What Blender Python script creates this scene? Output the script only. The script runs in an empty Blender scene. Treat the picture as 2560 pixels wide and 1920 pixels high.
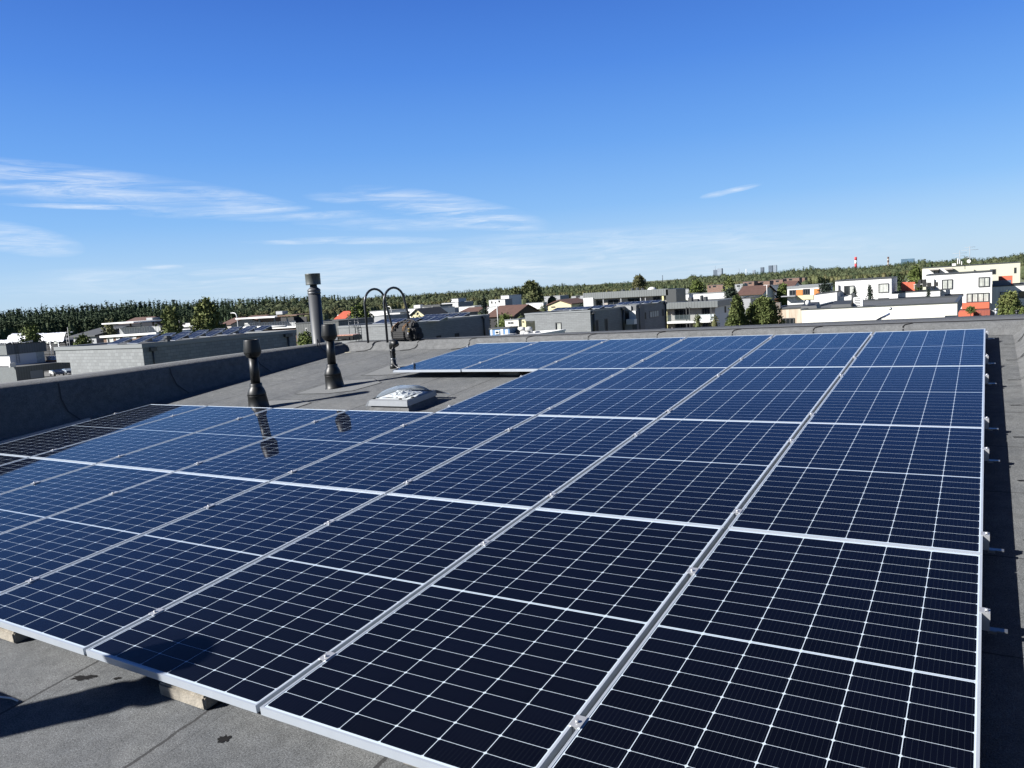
import bpy, bmesh, math, random
from mathutils import Vector, Matrix
from math import radians as R_, sin, cos, pi, sqrt, tan, atan2, asin
rnd = random.Random(11)
sc = bpy.context.scene
COL = sc.collection

# ------------------------------------------------------------ camera
FPX = 1925.54                                    # focal length for a 2560 px wide frame
RW = Matrix(((0.85227216, 0.01179767, -0.52296557),
             (0.51948080, -0.13646620, 0.84351448),
             (-0.06141562, -0.99057448, -0.12243501)))   # columns: right, down, forward
CW = Vector((-0.00087, -1.76923, 1.46914))
cam = bpy.data.cameras.new('camera'); camo = bpy.data.objects.new('camera', cam); COL.objects.link(camo)
rgt, dwn, fwd = (RW.col[i].copy() for i in range(3))
mw = Matrix((rgt, -dwn, -fwd)).transposed().to_4x4(); mw.translation = CW
camo.matrix_world = mw
cam.lens = 36 * FPX / 2560; cam.sensor_width = 36; cam.clip_start = .05; cam.clip_end = 20000
sc.camera = camo

# ------------------------------------------------------------ sun, sky, exposure
SUN_EL, SUN_AZ = 31.0, 46.0                      # light travels towards (cos az, sin az)
sv = Vector((cos(R_(SUN_AZ)) * cos(R_(SUN_EL)), sin(R_(SUN_AZ)) * cos(R_(SUN_EL)), -sin(R_(SUN_EL))))
sl = bpy.data.lights.new('sun', 'SUN'); sl.energy = 5.0; sl.angle = R_(.53); sl.color = (1, .97, .93)
so = bpy.data.objects.new('sun', sl); COL.objects.link(so); so.rotation_euler = sv.to_track_quat('-Z', 'Y').to_euler()
so.location = (-30, -30, 40)
sc.view_settings.view_transform = 'Standard'; sc.view_settings.look = 'None'
sc.view_settings.exposure = 1.5; sc.view_settings.gamma = 1

def ray(px, py):
    return (rgt * ((px - 1280) / FPX) + dwn * ((py - 960) / FPX) + fwd)
def at(px, py, D):
    return CW + ray(px, py) * D
def pix_of(P):
    v = P - CW; return 1280 + FPX * v.dot(rgt) / v.dot(fwd), 960 + FPX * v.dot(dwn) / v.dot(fwd)

world = bpy.data.worlds.new('World'); sc.world = world; world.use_nodes = True
WT = world.node_tree; WN = WT.nodes; WN.clear()
def wn(t, **k):
    n = WN.new(t)
    for a, b in k.items(): setattr(n, a, b)
    return n
def wm(op, a, b=None, c=None, clamp=False):
    n = WN.new('ShaderNodeMath'); n.operation = op; n.use_clamp = clamp
    for i, v in enumerate((a, b, c)):
        if v is None: continue
        if isinstance(v, (int, float)): n.inputs[i].default_value = v
        else: WT.links.new(v, n.inputs[i])
    return n.outputs[0]
sky = wn('ShaderNodeTexSky', sky_type='NISHITA', sun_disc=False)
sky.sun_elevation = R_(SUN_EL); sky.sun_rotation = atan2(-sv.x, -sv.y)
sky.altitude = 50; sky.air_density = 1.0; sky.dust_density = .3; sky.ozone_density = 1.6
hsv = wn('ShaderNodeHueSaturation'); hsv.inputs['Saturation'].default_value = 1.22; hsv.inputs['Value'].default_value = 1.0
hsv.inputs['Hue'].default_value = .5
WT.links.new(sky.outputs[0], hsv.inputs['Color'])

tc = wn('ShaderNodeTexCoord'); sep = wn('ShaderNodeSeparateXYZ'); WT.links.new(tc.outputs['Generated'], sep.inputs[0])
EL = wm('ARCSINE', sep.outputs[2]); AZ = wm('ARCTAN2', sep.outputs[0], sep.outputs[1])
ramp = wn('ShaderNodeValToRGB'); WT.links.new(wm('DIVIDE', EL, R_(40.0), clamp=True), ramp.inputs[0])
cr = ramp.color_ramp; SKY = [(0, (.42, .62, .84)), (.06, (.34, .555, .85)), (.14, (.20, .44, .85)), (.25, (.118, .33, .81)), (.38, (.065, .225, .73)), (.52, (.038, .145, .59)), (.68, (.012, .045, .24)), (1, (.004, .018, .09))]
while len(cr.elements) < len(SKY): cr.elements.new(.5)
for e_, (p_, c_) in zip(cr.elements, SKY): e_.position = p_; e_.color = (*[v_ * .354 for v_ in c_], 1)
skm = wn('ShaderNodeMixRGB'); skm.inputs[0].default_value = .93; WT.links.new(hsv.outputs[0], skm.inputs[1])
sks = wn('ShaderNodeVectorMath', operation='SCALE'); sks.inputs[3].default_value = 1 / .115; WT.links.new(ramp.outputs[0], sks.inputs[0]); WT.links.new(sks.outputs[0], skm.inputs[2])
comb = wn('ShaderNodeCombineXYZ')
WT.links.new(wm('ADD', wm('MULTIPLY', AZ, 9.0), wm('MULTIPLY', EL, 14.0)), comb.inputs[0]); WT.links.new(wm('MULTIPLY', EL, 95.0), comb.inputs[1])
nz = wn('ShaderNodeTexNoise'); nz.inputs['Scale'].default_value = 1.0; nz.inputs['Detail'].default_value = 7; nz.inputs['Roughness'].default_value = .7
nz.inputs['Distortion'].default_value = .9
WT.links.new(comb.outputs[0], nz.inputs['Vector'])
comb3 = wn('ShaderNodeCombineXYZ'); WT.links.new(wm('ADD', wm('MULTIPLY', AZ, 22.0), wm('MULTIPLY', EL, 60.0)), comb3.inputs[0]); WT.links.new(wm('ADD', wm('MULTIPLY', EL, 300.0), wm('MULTIPLY', AZ, -18.0)), comb3.inputs[1])
nz3 = wn('ShaderNodeTexNoise'); nz3.inputs['Scale'].default_value = 1.0; nz3.inputs['Detail'].default_value = 5; nz3.inputs['Roughness'].default_value = .6; nz3.inputs['Distortion'].default_value = 1.2
WT.links.new(comb3.outputs[0], nz3.inputs['Vector'])
comb2 = wn('ShaderNodeCombineXYZ')
WT.links.new(wm('MULTIPLY', AZ, 5.0), comb2.inputs[0]); WT.links.new(wm('MULTIPLY', EL, 22.0), comb2.inputs[1])
nz2 = wn('ShaderNodeTexNoise'); nz2.inputs['Scale'].default_value = 1.6; nz2.inputs['Detail'].default_value = 5
WT.links.new(comb2.outputs[0], nz2.inputs['Vector'])
def azel(px, py):
    v = ray(px, py).normalized(); return atan2(v.x, v.y), asin(v.z)
acc = None
CLOUDS = [  # px, py, half length, half height, slope, weight
    (240, 462, 390, 38, .11, .72), (60, 466, 250, 30, .06, .6), (440, 482, 280, 28, .12, .65),
    (250, 517, 190, 7, .02, .75), (560, 528, 200, 17, -.03, .8), (780, 540, 220, 12, -.04, .45),
    (1120, 522, 260, 38, .17, 1.0), (1000, 560, 260, 20, .0, .45), (1220, 565, 170, 12, .05, .7),
    (930, 601, 210, 11, .0, .75), (720, 606, 120, 6, .0, .6), (40, 596, 130, 34, .16, .8),
    (408, 668, 52, 7, -.02, 1.0), (1790, 486, 40, 8, -.2, .5), (1840, 474, 62, 7, -.22, .75),
    (1450, 615, 460, 44, -.04, .5), (1050, 680, 760, 60, -.06, .55), (1650, 640, 600, 80, -.05, .35), (500, 700, 500, 40, -.03, .35), (850, 495, 90, 14, .05, .3)]
for (px, py, a, b, s, w) in CLOUDS:
    c0, c1 = azel(px, py); e0, e1 = azel(px + 50, py + 50 * s)
    th = atan2(e1 - c1, e0 - c0); A = a / FPX; Bh = b / FPX
    dx = wm('SUBTRACT', AZ, c0); dy = wm('SUBTRACT', EL, c1)
    u = wm('ADD', wm('MULTIPLY', dx, cos(th) / A), wm('MULTIPLY', dy, sin(th) / A))
    v = wm('ADD', wm('MULTIPLY', dx, -sin(th) / Bh), wm('MULTIPLY', dy, cos(th) / Bh))
    r2 = wm('ADD', wm('MULTIPLY', u, u), wm('MULTIPLY', v, v))
    m = wm('MULTIPLY', wm('POWER', wm('SUBTRACT', 1.0, r2, clamp=True), 1.3), w)
    acc = m if acc is None else wm('MAXIMUM', acc, m)
mr = wn('ShaderNodeMapRange'); mr.inputs[1].default_value = .38; mr.inputs[2].default_value = .68; mr.clamp = True
WT.links.new(nz.outputs[0], mr.inputs[0])
mr2 = wn('ShaderNodeMapRange'); mr2.inputs[1].default_value = .3; mr2.inputs[2].default_value = .62; mr2.clamp = True
WT.links.new(nz2.outputs[0], mr2.inputs[0])
cm = wm('MULTIPLY', wm('MULTIPLY', wm('POWER', acc, .7), wm('ADD', wm('MULTIPLY', mr.outputs[0], .94), .06)), wm('MULTIPLY', wm('ADD', wm('MULTIPLY', mr2.outputs[0], .7), .3), wm('ADD', wm('MULTIPLY', nz3.outputs[0], 1.1), .5)), clamp=True)
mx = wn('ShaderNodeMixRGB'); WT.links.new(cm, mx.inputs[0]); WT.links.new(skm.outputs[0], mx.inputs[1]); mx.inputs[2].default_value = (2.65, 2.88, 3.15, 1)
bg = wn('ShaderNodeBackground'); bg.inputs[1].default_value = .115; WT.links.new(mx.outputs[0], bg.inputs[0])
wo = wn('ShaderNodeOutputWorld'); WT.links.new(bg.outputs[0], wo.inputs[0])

# ------------------------------------------------------------ mesh helpers
class MB:
    def __init__(s): s.v = []; s.f = []; s.uv = {}; s.sm = set()
    def quad(s, *p, uv=None):
        b = len(s.v); s.v += [Vector(q) for q in p]; s.f.append(tuple(range(b, b + len(p))))
        if uv: s.uv[len(s.f) - 1] = uv
        return s
    def hexa(s, p):     # 8 points: bottom 0-3 ccw, top 4-7
        b = len(s.v); s.v += [Vector(q) for q in p]
        for f in ((3, 2, 1, 0), (4, 5, 6, 7), (0, 1, 5, 4), (1, 2, 6, 5), (2, 3, 7, 6), (3, 0, 4, 7)): s.f.append(tuple(b + i for i in f))
        return s
    def box(s, x0, y0, z0, x1, y1, z1):
        return s.hexa([(x0, y0, z0), (x1, y0, z0), (x1, y1, z0), (x0, y1, z0), (x0, y0, z1), (x1, y0, z1), (x1, y1, z1), (x0, y1, z1)])
    def lathe(s, prof, n=28, c=(0, 0, 0), caps=True, sx=None):
        b = len(s.v); c = Vector(c)
        for i, (r, z) in enumerate(prof):
            o = sx[i] if sx else 0
            for k in range(n):
                a = 2 * pi * k / n; s.v.append(c + Vector((r * cos(a) + o, r * sin(a), z)))
        for i in range(len(prof) - 1):
            for k in range(n):
                k2 = (k + 1) % n; s.sm.add(len(s.f)); s.f.append((b + i * n + k, b + i * n + k2, b + (i + 1) * n + k2, b + (i + 1) * n + k))
        if caps:
            s.f.append(tuple(b + k for k in range(n))[::-1]); s.f.append(tuple(b + (len(prof) - 1) * n + k for k in range(n)))
        return s
    def tube(s, pts, r, n=10, caps=True):
        pts = [Vector(p) for p in pts]; b = len(s.v); up = Vector((0, 0, 1))
        prev = None
        for i, p in enumerate(pts):
            d = (pts[min(i + 1, len(pts) - 1)] - pts[max(i - 1, 0)]).normalized()
            if prev is None: x = d.cross(up) if abs(d.z) < .95 else d.cross(Vector((1, 0, 0)))
            else: x = prev - d * prev.dot(d)
            x.normalize(); prev = x; y = d.cross(x)
            rr = r[i] if isinstance(r, (list, tuple)) else r
            for k in range(n):
                a = 2 * pi * k / n; s.v.append(p + x * (rr * cos(a)) + y * (rr * sin(a)))
        for i in range(len(pts) - 1):
            for k in range(n):
                k2 = (k + 1) % n; s.sm.add(len(s.f)); s.f.append((b + i * n + k, b + i * n + k2, b + (i + 1) * n + k2, b + (i + 1) * n + k))
        if caps:
            s.f.append(tuple(b + k for k in range(n))[::-1]); s.f.append(tuple(b + (len(pts) - 1) * n + k for k in range(n)))
        return s
    def mesh(s, name, mat):
        me = bpy.data.meshes.new(name); me.from_pydata([tuple(v) for v in s.v], [], s.f)
        if s.uv:
            l = me.uv_layers.new(name='UVMap')
            for fi, u in s.uv.items():
                for j, li in enumerate(me.polygons[fi].loop_indices): l.data[li].uv = u[j]
        for i in s.sm: me.polygons[i].use_smooth = True
        if mat: me.materials.append(mat)
        me.validate(); return me
    def build(s, name, mat, parent=None, mw=None, bevel=0):
        me = s.mesh(name, mat)
        if bevel:
            bm = bmesh.new(); bm.from_mesh(me); bmesh.ops.remove_doubles(bm, verts=bm.verts, dist=1e-6)
            es = [e for e in bm.edges if len(e.link_faces) == 2 and e.calc_face_angle(0) > .6]
            bmesh.ops.bevel(bm, geom=es, offset=bevel, segments=2, affect='EDGES', clamp_overlap=True)
            bm.to_mesh(me); bm.free()
        o = bpy.data.objects.new(name, me); COL.objects.link(o)
        if parent: o.parent = parent
        if mw is not None: o.matrix_world = mw
        return o
def tag(o, label=None, cat=None, group=None, kind=None):
    if label: o['label'] = label
    if cat: o['category'] = cat
    if group: o['group'] = group
    if kind: o['kind'] = kind
    return o
def empty(name, label, cat, mw=None, group=None):
    o = bpy.data.objects.new(name, None); COL.objects.link(o); o.empty_display_size = .1
    if mw is not None: o.matrix_world = mw
    return tag(o, label, cat, group)
KIDS = {}
def clone(root, mw, label=None):
    r = root.copy(); COL.objects.link(r); r.matrix_world = mw
    if label: r['label'] = label
    for ch in [o for o in COL.objects if o.parent is root]:
        c = ch.copy(); COL.objects.link(c); c.parent = r
        for g in [o for o in COL.objects if o.parent is ch]:
            d = g.copy(); COL.objects.link(d); d.parent = c
    return r

# ------------------------------------------------------------ materials
MATS = {}
KA = .62
def sc3(c): return tuple(v * KA for v in c)
def mat(name, col, rough=.7, metal=0, spec=.5, noise=0, nscale=5, bump=0, bscale=60, coat=0, trans=0, alpha=1, ior=None, coord='Object', stretch=None):
    if name in MATS: return MATS[name]
    if not trans: col = sc3(col)
    m = bpy.data.materials.new(name); m.use_nodes = True; nt = m.node_tree; b = nt.nodes['Principled BSDF']
    b.inputs['Base Color'].default_value = (*col, 1); b.inputs['Roughness'].default_value = rough; b.inputs['Metallic'].default_value = metal
    b.inputs['Specular IOR Level'].default_value = spec; b.inputs['Coat Weight'].default_value = coat; b.inputs['Transmission Weight'].default_value = trans
    if ior: b.inputs['IOR'].default_value = ior
    if noise or bump:
        t = nt.nodes.new('ShaderNodeTexCoord'); src = t.outputs[coord]
        if stretch:
            mp = nt.nodes.new('ShaderNodeMapping'); mp.inputs['Scale'].default_value = stretch; nt.links.new(src, mp.inputs[0]); src = mp.outputs[0]
    if noise:
        n = nt.nodes.new('ShaderNodeTexNoise'); n.inputs['Scale'].default_value = nscale; n.inputs['Detail'].default_value = 5; nt.links.new(src, n.inputs['Vector'])
        r = nt.nodes.new('ShaderNodeMapRange'); r.inputs[1].default_value = .25; r.inputs[2].default_value = .75; r.inputs[3].default_value = 1 - noise; r.inputs[4].default_value = 1 + noise
        nt.links.new(n.outputs[0], r.inputs[0])
        x = nt.nodes.new('ShaderNodeMixRGB'); x.blend_type = 'MULTIPLY'; x.inputs[0].default_value = 1; x.inputs[1].default_value = (*col, 1); nt.links.new(r.outputs[0], x.inputs[2])
        nt.links.new(x.outputs[0], b.inputs['Base Color'])
    if bump:
        n = nt.nodes.new('ShaderNodeTexNoise'); n.inputs['Scale'].default_value = bscale; n.inputs['Detail'].default_value = 4; nt.links.new(src, n.inputs['Vector'])
        bp = nt.nodes.new('ShaderNodeBump'); bp.inputs['Strength'].default_value = bump; bp.inputs['Distance'].default_value = .01; nt.links.new(n.outputs[0], bp.inputs['Height'])
        nt.links.new(bp.outputs[0], b.inputs['Normal'])
    MATS[name] = m; return m
class NT:
    def __init__(s, m): s.t = m.node_tree; s.n = s.t.nodes; s.b = s.n['Principled BSDF']
    def m(s, op, a, b=None, c=None, clamp=False):
        n = s.n.new('ShaderNodeMath'); n.operation = op; n.use_clamp = clamp
        for i, v in enumerate((a, b, c)):
            if v is None: continue
            if isinstance(v, (int, float)): n.inputs[i].default_value = v
            else: s.t.links.new(v, n.inputs[i])
        return n.outputs[0]
    def mix(s, f, a, b, mode='MIX'):
        n = s.n.new('ShaderNodeMixRGB'); n.blend_type = mode
        for i, v in enumerate((f, a, b)):
            if isinstance(v, (int, float)): n.inputs[i].default_value = v
            elif isinstance(v, tuple): n.inputs[i].default_value = (*v, 1) if len(v) == 3 else v
            else: s.t.links.new(v, n.inputs[i])
        return n.outputs[0]
    def noise(s, vec, scale, detail=4, rough=.5, dist=0):
        n = s.n.new('ShaderNodeTexNoise'); n.inputs['Scale'].default_value = scale; n.inputs['Detail'].default_value = detail
        n.inputs['Roughness'].default_value = rough; n.inputs['Distortion'].default_value = dist; s.t.links.new(vec, n.inputs['Vector']); return n.outputs[0]
    def link(s, a, b): s.t.links.new(a, b)
def newmat(name, rough=.7):
    m = bpy.data.materials.new(name); m.use_nodes = True; m.node_tree.nodes['Principled BSDF'].inputs['Roughness'].default_value = rough; MATS[name] = m; return m

PW, PL = 1.134, 2.102
def cells_material(name, dark=(.0008, .0011, .0036)):
    m = newmat(name, .35); k = NT(m)
    uv = k.n.new('ShaderNodeUVMap'); sp = k.n.new('ShaderNodeSeparateXYZ'); k.link(uv.outputs[0], sp.inputs[0])
    px, pv = .1845, .0932; mx_ = (PW - 6 * px) / 2; mid = .012; mv = (PL - 22 * pv - mid) / 2
    u = k.m('DIVIDE', k.m('SUBTRACT', sp.outputs[0], mx_), px)
    vv = k.m('SUBTRACT', sp.outputs[1], mv)
    up = k.m('GREATER_THAN', vv, 11 * pv + mid / 2)
    v = k.m('DIVIDE', k.m('SUBTRACT', vv, k.m('MULTIPLY', up, mid)), pv)
    fu = k.m('FRACT', u); fv = k.m('FRACT', v)
    du = k.m('MULTIPLY', k.m('MINIMUM', fu, k.m('SUBTRACT', 1.0, fu)), px)
    dv = k.m('MULTIPLY', k.m('MINIMUM', fv, k.m('SUBTRACT', 1.0, fv)), pv)
    line = k.m('MAXIMUM', k.m('LESS_THAN', du, .0013), k.m('LESS_THAN', dv, .0009))
    line = k.m('MAXIMUM', line, k.m('LESS_THAN', k.m('ADD', du, dv), .0078))
    inmid = k.m('LESS_THAN', k.m('ABSOLUTE', k.m('SUBTRACT', vv, 11 * pv + mid / 2)), mid / 2)
    midline = k.m('LESS_THAN', k.m('ABSOLUTE', k.m('SUBTRACT', vv, 11 * pv + mid / 2)), .0022)
    out = k.m('MAXIMUM', k.m('LESS_THAN', u, 0.0), k.m('GREATER_THAN', u, 6.0))
    out = k.m('MAXIMUM', out, k.m('MAXIMUM', k.m('LESS_THAN', vv, 0.0), k.m('GREATER_THAN', v, 22.0)))
    white = k.m('MAXIMUM', k.m('MAXIMUM', line, inmid), out)
    white = k.m('SUBTRACT', white, k.m('MULTIPLY', k.m('MULTIPLY', midline, .45), k.m('SUBTRACT', 1.0, k.m('LESS_THAN', du, .004))), clamp=True)
    bb = k.m('FRACT', k.m('MULTIPLY', fu, 11.0)); bus = k.m('LESS_THAN', k.m('ABSOLUTE', k.m('SUBTRACT', bb, .5)), .03)
    pad = k.m('MULTIPLY', k.m('LESS_THAN', k.m('ABSOLUTE', k.m('SUBTRACT', bb, .5)), .07), k.m('LESS_THAN', dv, .0045))
    # small cell to cell tint variation
    wnz = k.n.new('ShaderNodeTexWhiteNoise'); wnz.noise_dimensions = '2D'; cv = k.n.new('ShaderNodeCombineXYZ')
    k.link(k.m('FLOOR', u), cv.inputs[0]); k.link(k.m('FLOOR', v), cv.inputs[1]); k.link(cv.outputs[0], wnz.inputs['Vector'])
    cellc = k.mix(wnz.outputs[0], tuple(c * .8 for c in dark), tuple(c * 1.25 for c in dark))
    cc = k.mix(k.m('ADD', k.m('MULTIPLY', bus, .16), k.m('MULTIPLY', pad, .30), clamp=True), cellc, (.075, .085, .09))
    colr = k.mix(white, cc, (.48, .49, .49))
    # thin settled dust on the glass
    tcn = k.n.new('ShaderNodeTexCoord'); d1 = k.noise(tcn.outputs['Object'], 3.5, 6, .65)
    oi = k.n.new('ShaderNodeObjectInfo')
    dust = k.m('MULTIPLY', k.m('ADD', k.m('MULTIPLY', d1, .0035), k.m('MULTIPLY', oi.outputs['Random'], .0015)), 1.0, clamp=True)
    colr = k.mix(dust, colr, (.35, .33, .30))
    k.link(colr, k.b.inputs['Base Color'])
    k.b.inputs['Specular IOR Level'].default_value = .04; k.b.inputs['Roughness'].default_value = .5
    k.b.inputs['Coat Weight'].default_value = 1; k.b.inputs['Coat IOR'].default_value = 1.17; k.b.inputs['Coat Roughness'].default_value = .035
    k.b.inputs['Coat Tint'].default_value = (.80, .87, .95, 1)
    return m
M_cell = cells_material('solar_cells')
M_alu = mat('anodised_aluminium', (.60, .655, .72), .36, metal=.4, spec=.5, noise=.05, nscale=9)
M_alu2 = mat('bright_aluminium', (.66, .67, .69), .4, metal=.6, noise=.05, nscale=30)
M_steel = mat('galvanised_steel', (.42, .44, .46), .35, metal=.8, noise=.12, nscale=30)
M_flash = mat('grey_flashing', (.34, .36, .38), .4, metal=.35, noise=.06, nscale=20)
M_black = mat('black_plastic', (.011, .012, .012), .46, spec=.32, noise=.15, nscale=14)
M_dkgrey = mat('dark_grey_enamel', (.062, .067, .075), .5, noise=.08, nscale=8)
M_capgrey = mat('grey_green_enamel', (.075, .085, .08), .45, noise=.08, nscale=8)
M_conc = mat('weathered_concrete', (.30, .27, .22), .95, noise=.55, nscale=12, bump=.4, bscale=90)
M_rubber = mat('rubber', (.01, .01, .01), .7)

def membrane():
    m = newmat('roofing_felt', .93); k = NT(m); b = k.b
    t = k.n.new('ShaderNodeTexCoord'); o = t.outputs['Object']
    g1 = k.noise(o, 420, 2, .7); g2 = k.noise(o, 140, 3, .8); g3 = k.noise(o, 1.3, 5, .6); g4 = k.noise(o, 14, 4, .6)
    r = k.n.new('ShaderNodeMapRange'); r.inputs[1].default_value = .34; r.inputs[2].default_value = .68; r.inputs[3].default_value = .05; r.inputs[4].default_value = 2.3
    k.link(k.m('ADD', k.m('MULTIPLY', g1, .5), k.m('MULTIPLY', g2, .5)), r.inputs[0])
    g5 = k.noise(o, 3.2, 6, .7)
    rr_ = k.n.new('ShaderNodeMapRange'); rr_.inputs[1].default_value = .38; rr_.inputs[2].default_value = .64; k.link(k.m('ADD', k.m('MULTIPLY', g3, .55), k.m('MULTIPLY', g5, .45)), rr_.inputs[0])
    base = k.mix(rr_.outputs[0], (.066, .070, .074), (.102, .105, .105))
    base = k.mix(1.0, base, r.outputs[0], 'MULTIPLY')
    vor = k.n.new('ShaderNodeTexVoronoi'); vor.inputs['Scale'].default_value = 170; k.link(o, vor.inputs['Vector'])
    fl = k.m('LESS_THAN', vor.outputs['Distance'], .14)
    wnz = k.n.new('ShaderNodeTexWhiteNoise'); k.link(vor.outputs['Position'], wnz.inputs['Vector'])
    fl = k.m('MULTIPLY', fl, k.m('GREATER_THAN', wnz.outputs[0], .72))
    base = k.mix(k.m('MULTIPLY', fl, .8), base, (.42, .42, .41))
    st = k.n.new('ShaderNodeMapRange'); st.inputs[1].default_value = .35; st.inputs[2].default_value = .7; st.inputs[3].default_value = .82; st.inputs[4].default_value = 1.12
    k.link(g4, st.inputs[0]); base = k.mix(1.0, base, st.outputs[0], 'MULTIPLY')
    # laps between the sheets (they run up the slope), only where the sheets lie
    sp = k.n.new('ShaderNodeSeparateXYZ'); k.link(o, sp.inputs[0])
    wob = k.m('MULTIPLY', k.m('SUBTRACT', k.noise(o, 7, 5, .75), .5), .04)
    x = k.m('ADD', sp.outputs[0], wob)
    f = k.m('FRACT', k.m('DIVIDE', k.m('ADD', x, 100 * .885 + .015), .885))
    seam = k.m('LESS_THAN', f, .018)
    f2 = k.m('LESS_THAN', k.m('ABSOLUTE', k.m('SUBTRACT', f, .10)), .005)
    seam = k.m('MAXIMUM', seam, k.m('MULTIPLY', f2, .3))
    lim = k.m('MULTIPLY', k.m('LESS_THAN', sp.outputs[0], -.5), k.m('GREATER_THAN', sp.outputs[0], -9.8))
    seam = k.m('MULTIPLY', seam, lim)
    y = k.m('ADD', sp.outputs[1], k.m('MULTIPLY', wob, .8))
    fy = k.m('LESS_THAN', k.m('FRACT', k.m('DIVIDE', k.m('ADD', y, 92 - 8.1 + .92 * .0), .918)), .011)
    seam = k.m('MAXIMUM', seam, k.m('MULTIPLY', fy, k.m('GREATER_THAN', sp.outputs[0], -.45)))
    base = k.mix(k.m('MULTIPLY', seam, .85), base, (.022, .022, .023))
    k.link(base, b.inputs['Base Color'])
    bp = k.n.new('ShaderNodeBump'); bp.inputs['Strength'].default_value = .55; bp.inputs['Distance'].default_value = .004
    k.link(k.m('SUBTRACT', k.m('ADD', g1, g2), k.m('MULTIPLY', seam, 1.5)), bp.inputs['Height']); k.link(bp.outputs[0], b.inputs['Normal'])
    b.inputs['Specular IOR Level'].default_value = .3
    return m
M_felt = membrane()
def felt_plain():
    m = newmat('upstand_felt', .93); k = NT(m); o = k.n.new('ShaderNodeTexCoord').outputs['Object']
    g1 = k.noise(o, 420, 2, .7); g2 = k.noise(o, 110, 3, .7); g3 = k.noise(o, 2.2, 5, .6); g4 = k.noise(o, 12, 5, .7)
    r = k.n.new('ShaderNodeMapRange'); r.inputs[1].default_value = .34; r.inputs[2].default_value = .68; r.inputs[3].default_value = .4; r.inputs[4].default_value = 1.8
    k.link(k.m('ADD', k.m('MULTIPLY', g1, .5), k.m('MULTIPLY', g2, .5)), r.inputs[0])
    base = k.mix(1.0, k.mix(g3, (.072, .075, .078), (.100, .102, .102)), r.outputs[0], 'MULTIPLY')
    st = k.n.new('ShaderNodeMapRange'); st.inputs[1].default_value = .3; st.inputs[2].default_value = .72; st.inputs[3].default_value = .7; st.inputs[4].default_value = 1.2
    k.link(g4, st.inputs[0]); base = k.mix(1.0, base, st.outputs[0], 'MULTIPLY')
    k.link(base, k.b.inputs['Base Color'])
    bp = k.n.new('ShaderNodeBump'); bp.inputs['Strength'].default_value = .6; bp.inputs['Distance'].default_value = .006
    k.link(k.m('ADD', k.m('ADD', g1, g2), k.m('MULTIPLY', g4, 2.0)), bp.inputs['Height']); k.link(bp.outputs[0], k.b.inputs['Normal'])
    return m
M_felt2 = felt_plain()
M_lap = mat('bitumen_lap', (.012, .012, .013), .9, spec=.1)

# ------------------------------------------------------------ our roof (tilted frame B: x along the slope's contour, y up the slope)
B = Matrix(((0.99996363, 0, -0.00852899, 0), (-0.00070609, 0.99656724, -0.08278431, 0), (0.00849971, 0.08278733, 0.99653099, 0), (0, 0, 0, 1)))
H0 = -.128
def BT(x, y, z=H0): return B @ Matrix.Translation((x, y, z))
def up_at(x, y, z=H0):
    """upright frame standing on the roof at roof coordinates x, y"""
    return Matrix.Translation(B @ Vector((x, y, z)))
GZ = -10.5

house = empty('row_house', 'building with a sloping grey felt roof that carries the big solar array', 'building')
roof = MB().box(-10.2, -4.5, H0 - .3, .62, 8.9, H0).build('roof', M_felt, house, B)
# tar spots on the felt
def blot(cx, cy, r, seed, sx=1, ang=0):
    rr = random.Random(seed); mb = MB(); n = 26; pts = []
    for k in range(n):
        a = 2 * pi * k / n; q = r * (.55 + .6 * rr.random()); x, y = q * cos(a) * sx, q * sin(a)
        pts.append((cx + x * cos(ang) - y * sin(ang), cy + x * sin(ang) + y * cos(ang), H0 + .002))
    mb.quad(*pts); return mb
for (cx, cy, r, s, sx, an) in ((-2.44, -.07, .024, 3, 1.3, .5), (-3.47, -.03, .022, 5, 3.2, .45), (-3.30, .03, .012, 8, 2, .6)):
    blot(cx, cy, r, s, sx, an).build('tar_spot', M_lap, roof).matrix_world = B
# far parapet: sloped inner face, level top, in lapped pieces
YB, YT, ZT = 8.70, 8.86, .013
fp = MB(); xs = [-10.15 + i * (10.77 / 24) for i in range(25)]
def yout(x): return 9.35 + 1.95 * max(0, (x + 9.5) / 10.1)
prof = lambda x: [(x, YB, H0 + .003), (x, YB + .05, H0 + .02), (x, YB + .085, H0 + .06), (x, YB + .10, H0 + .10), (x, YB + .125, ZT - .008), (x, YT, ZT), (x, YT + .09, ZT + .003), (x, yout(x), ZT - .083 * (yout(x) - YT) - .075 * max(0, (x + 9.5) / 10)), (x, yout(x) + .01, -3.2)]
ps = [prof(x) for x in xs]
b0 = len(fp.v)
for p in ps: fp.v += [Vector(q) for q in p]
for i in range(24):
    for j in range(8): fp.sm.add(len(fp.f)); a = b0 + i * 9 + j; fp.f.append((a + 9, a + 10, a + 1, a))
parapet_far = fp.build('parapet', M_felt2, house, B)
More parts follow.
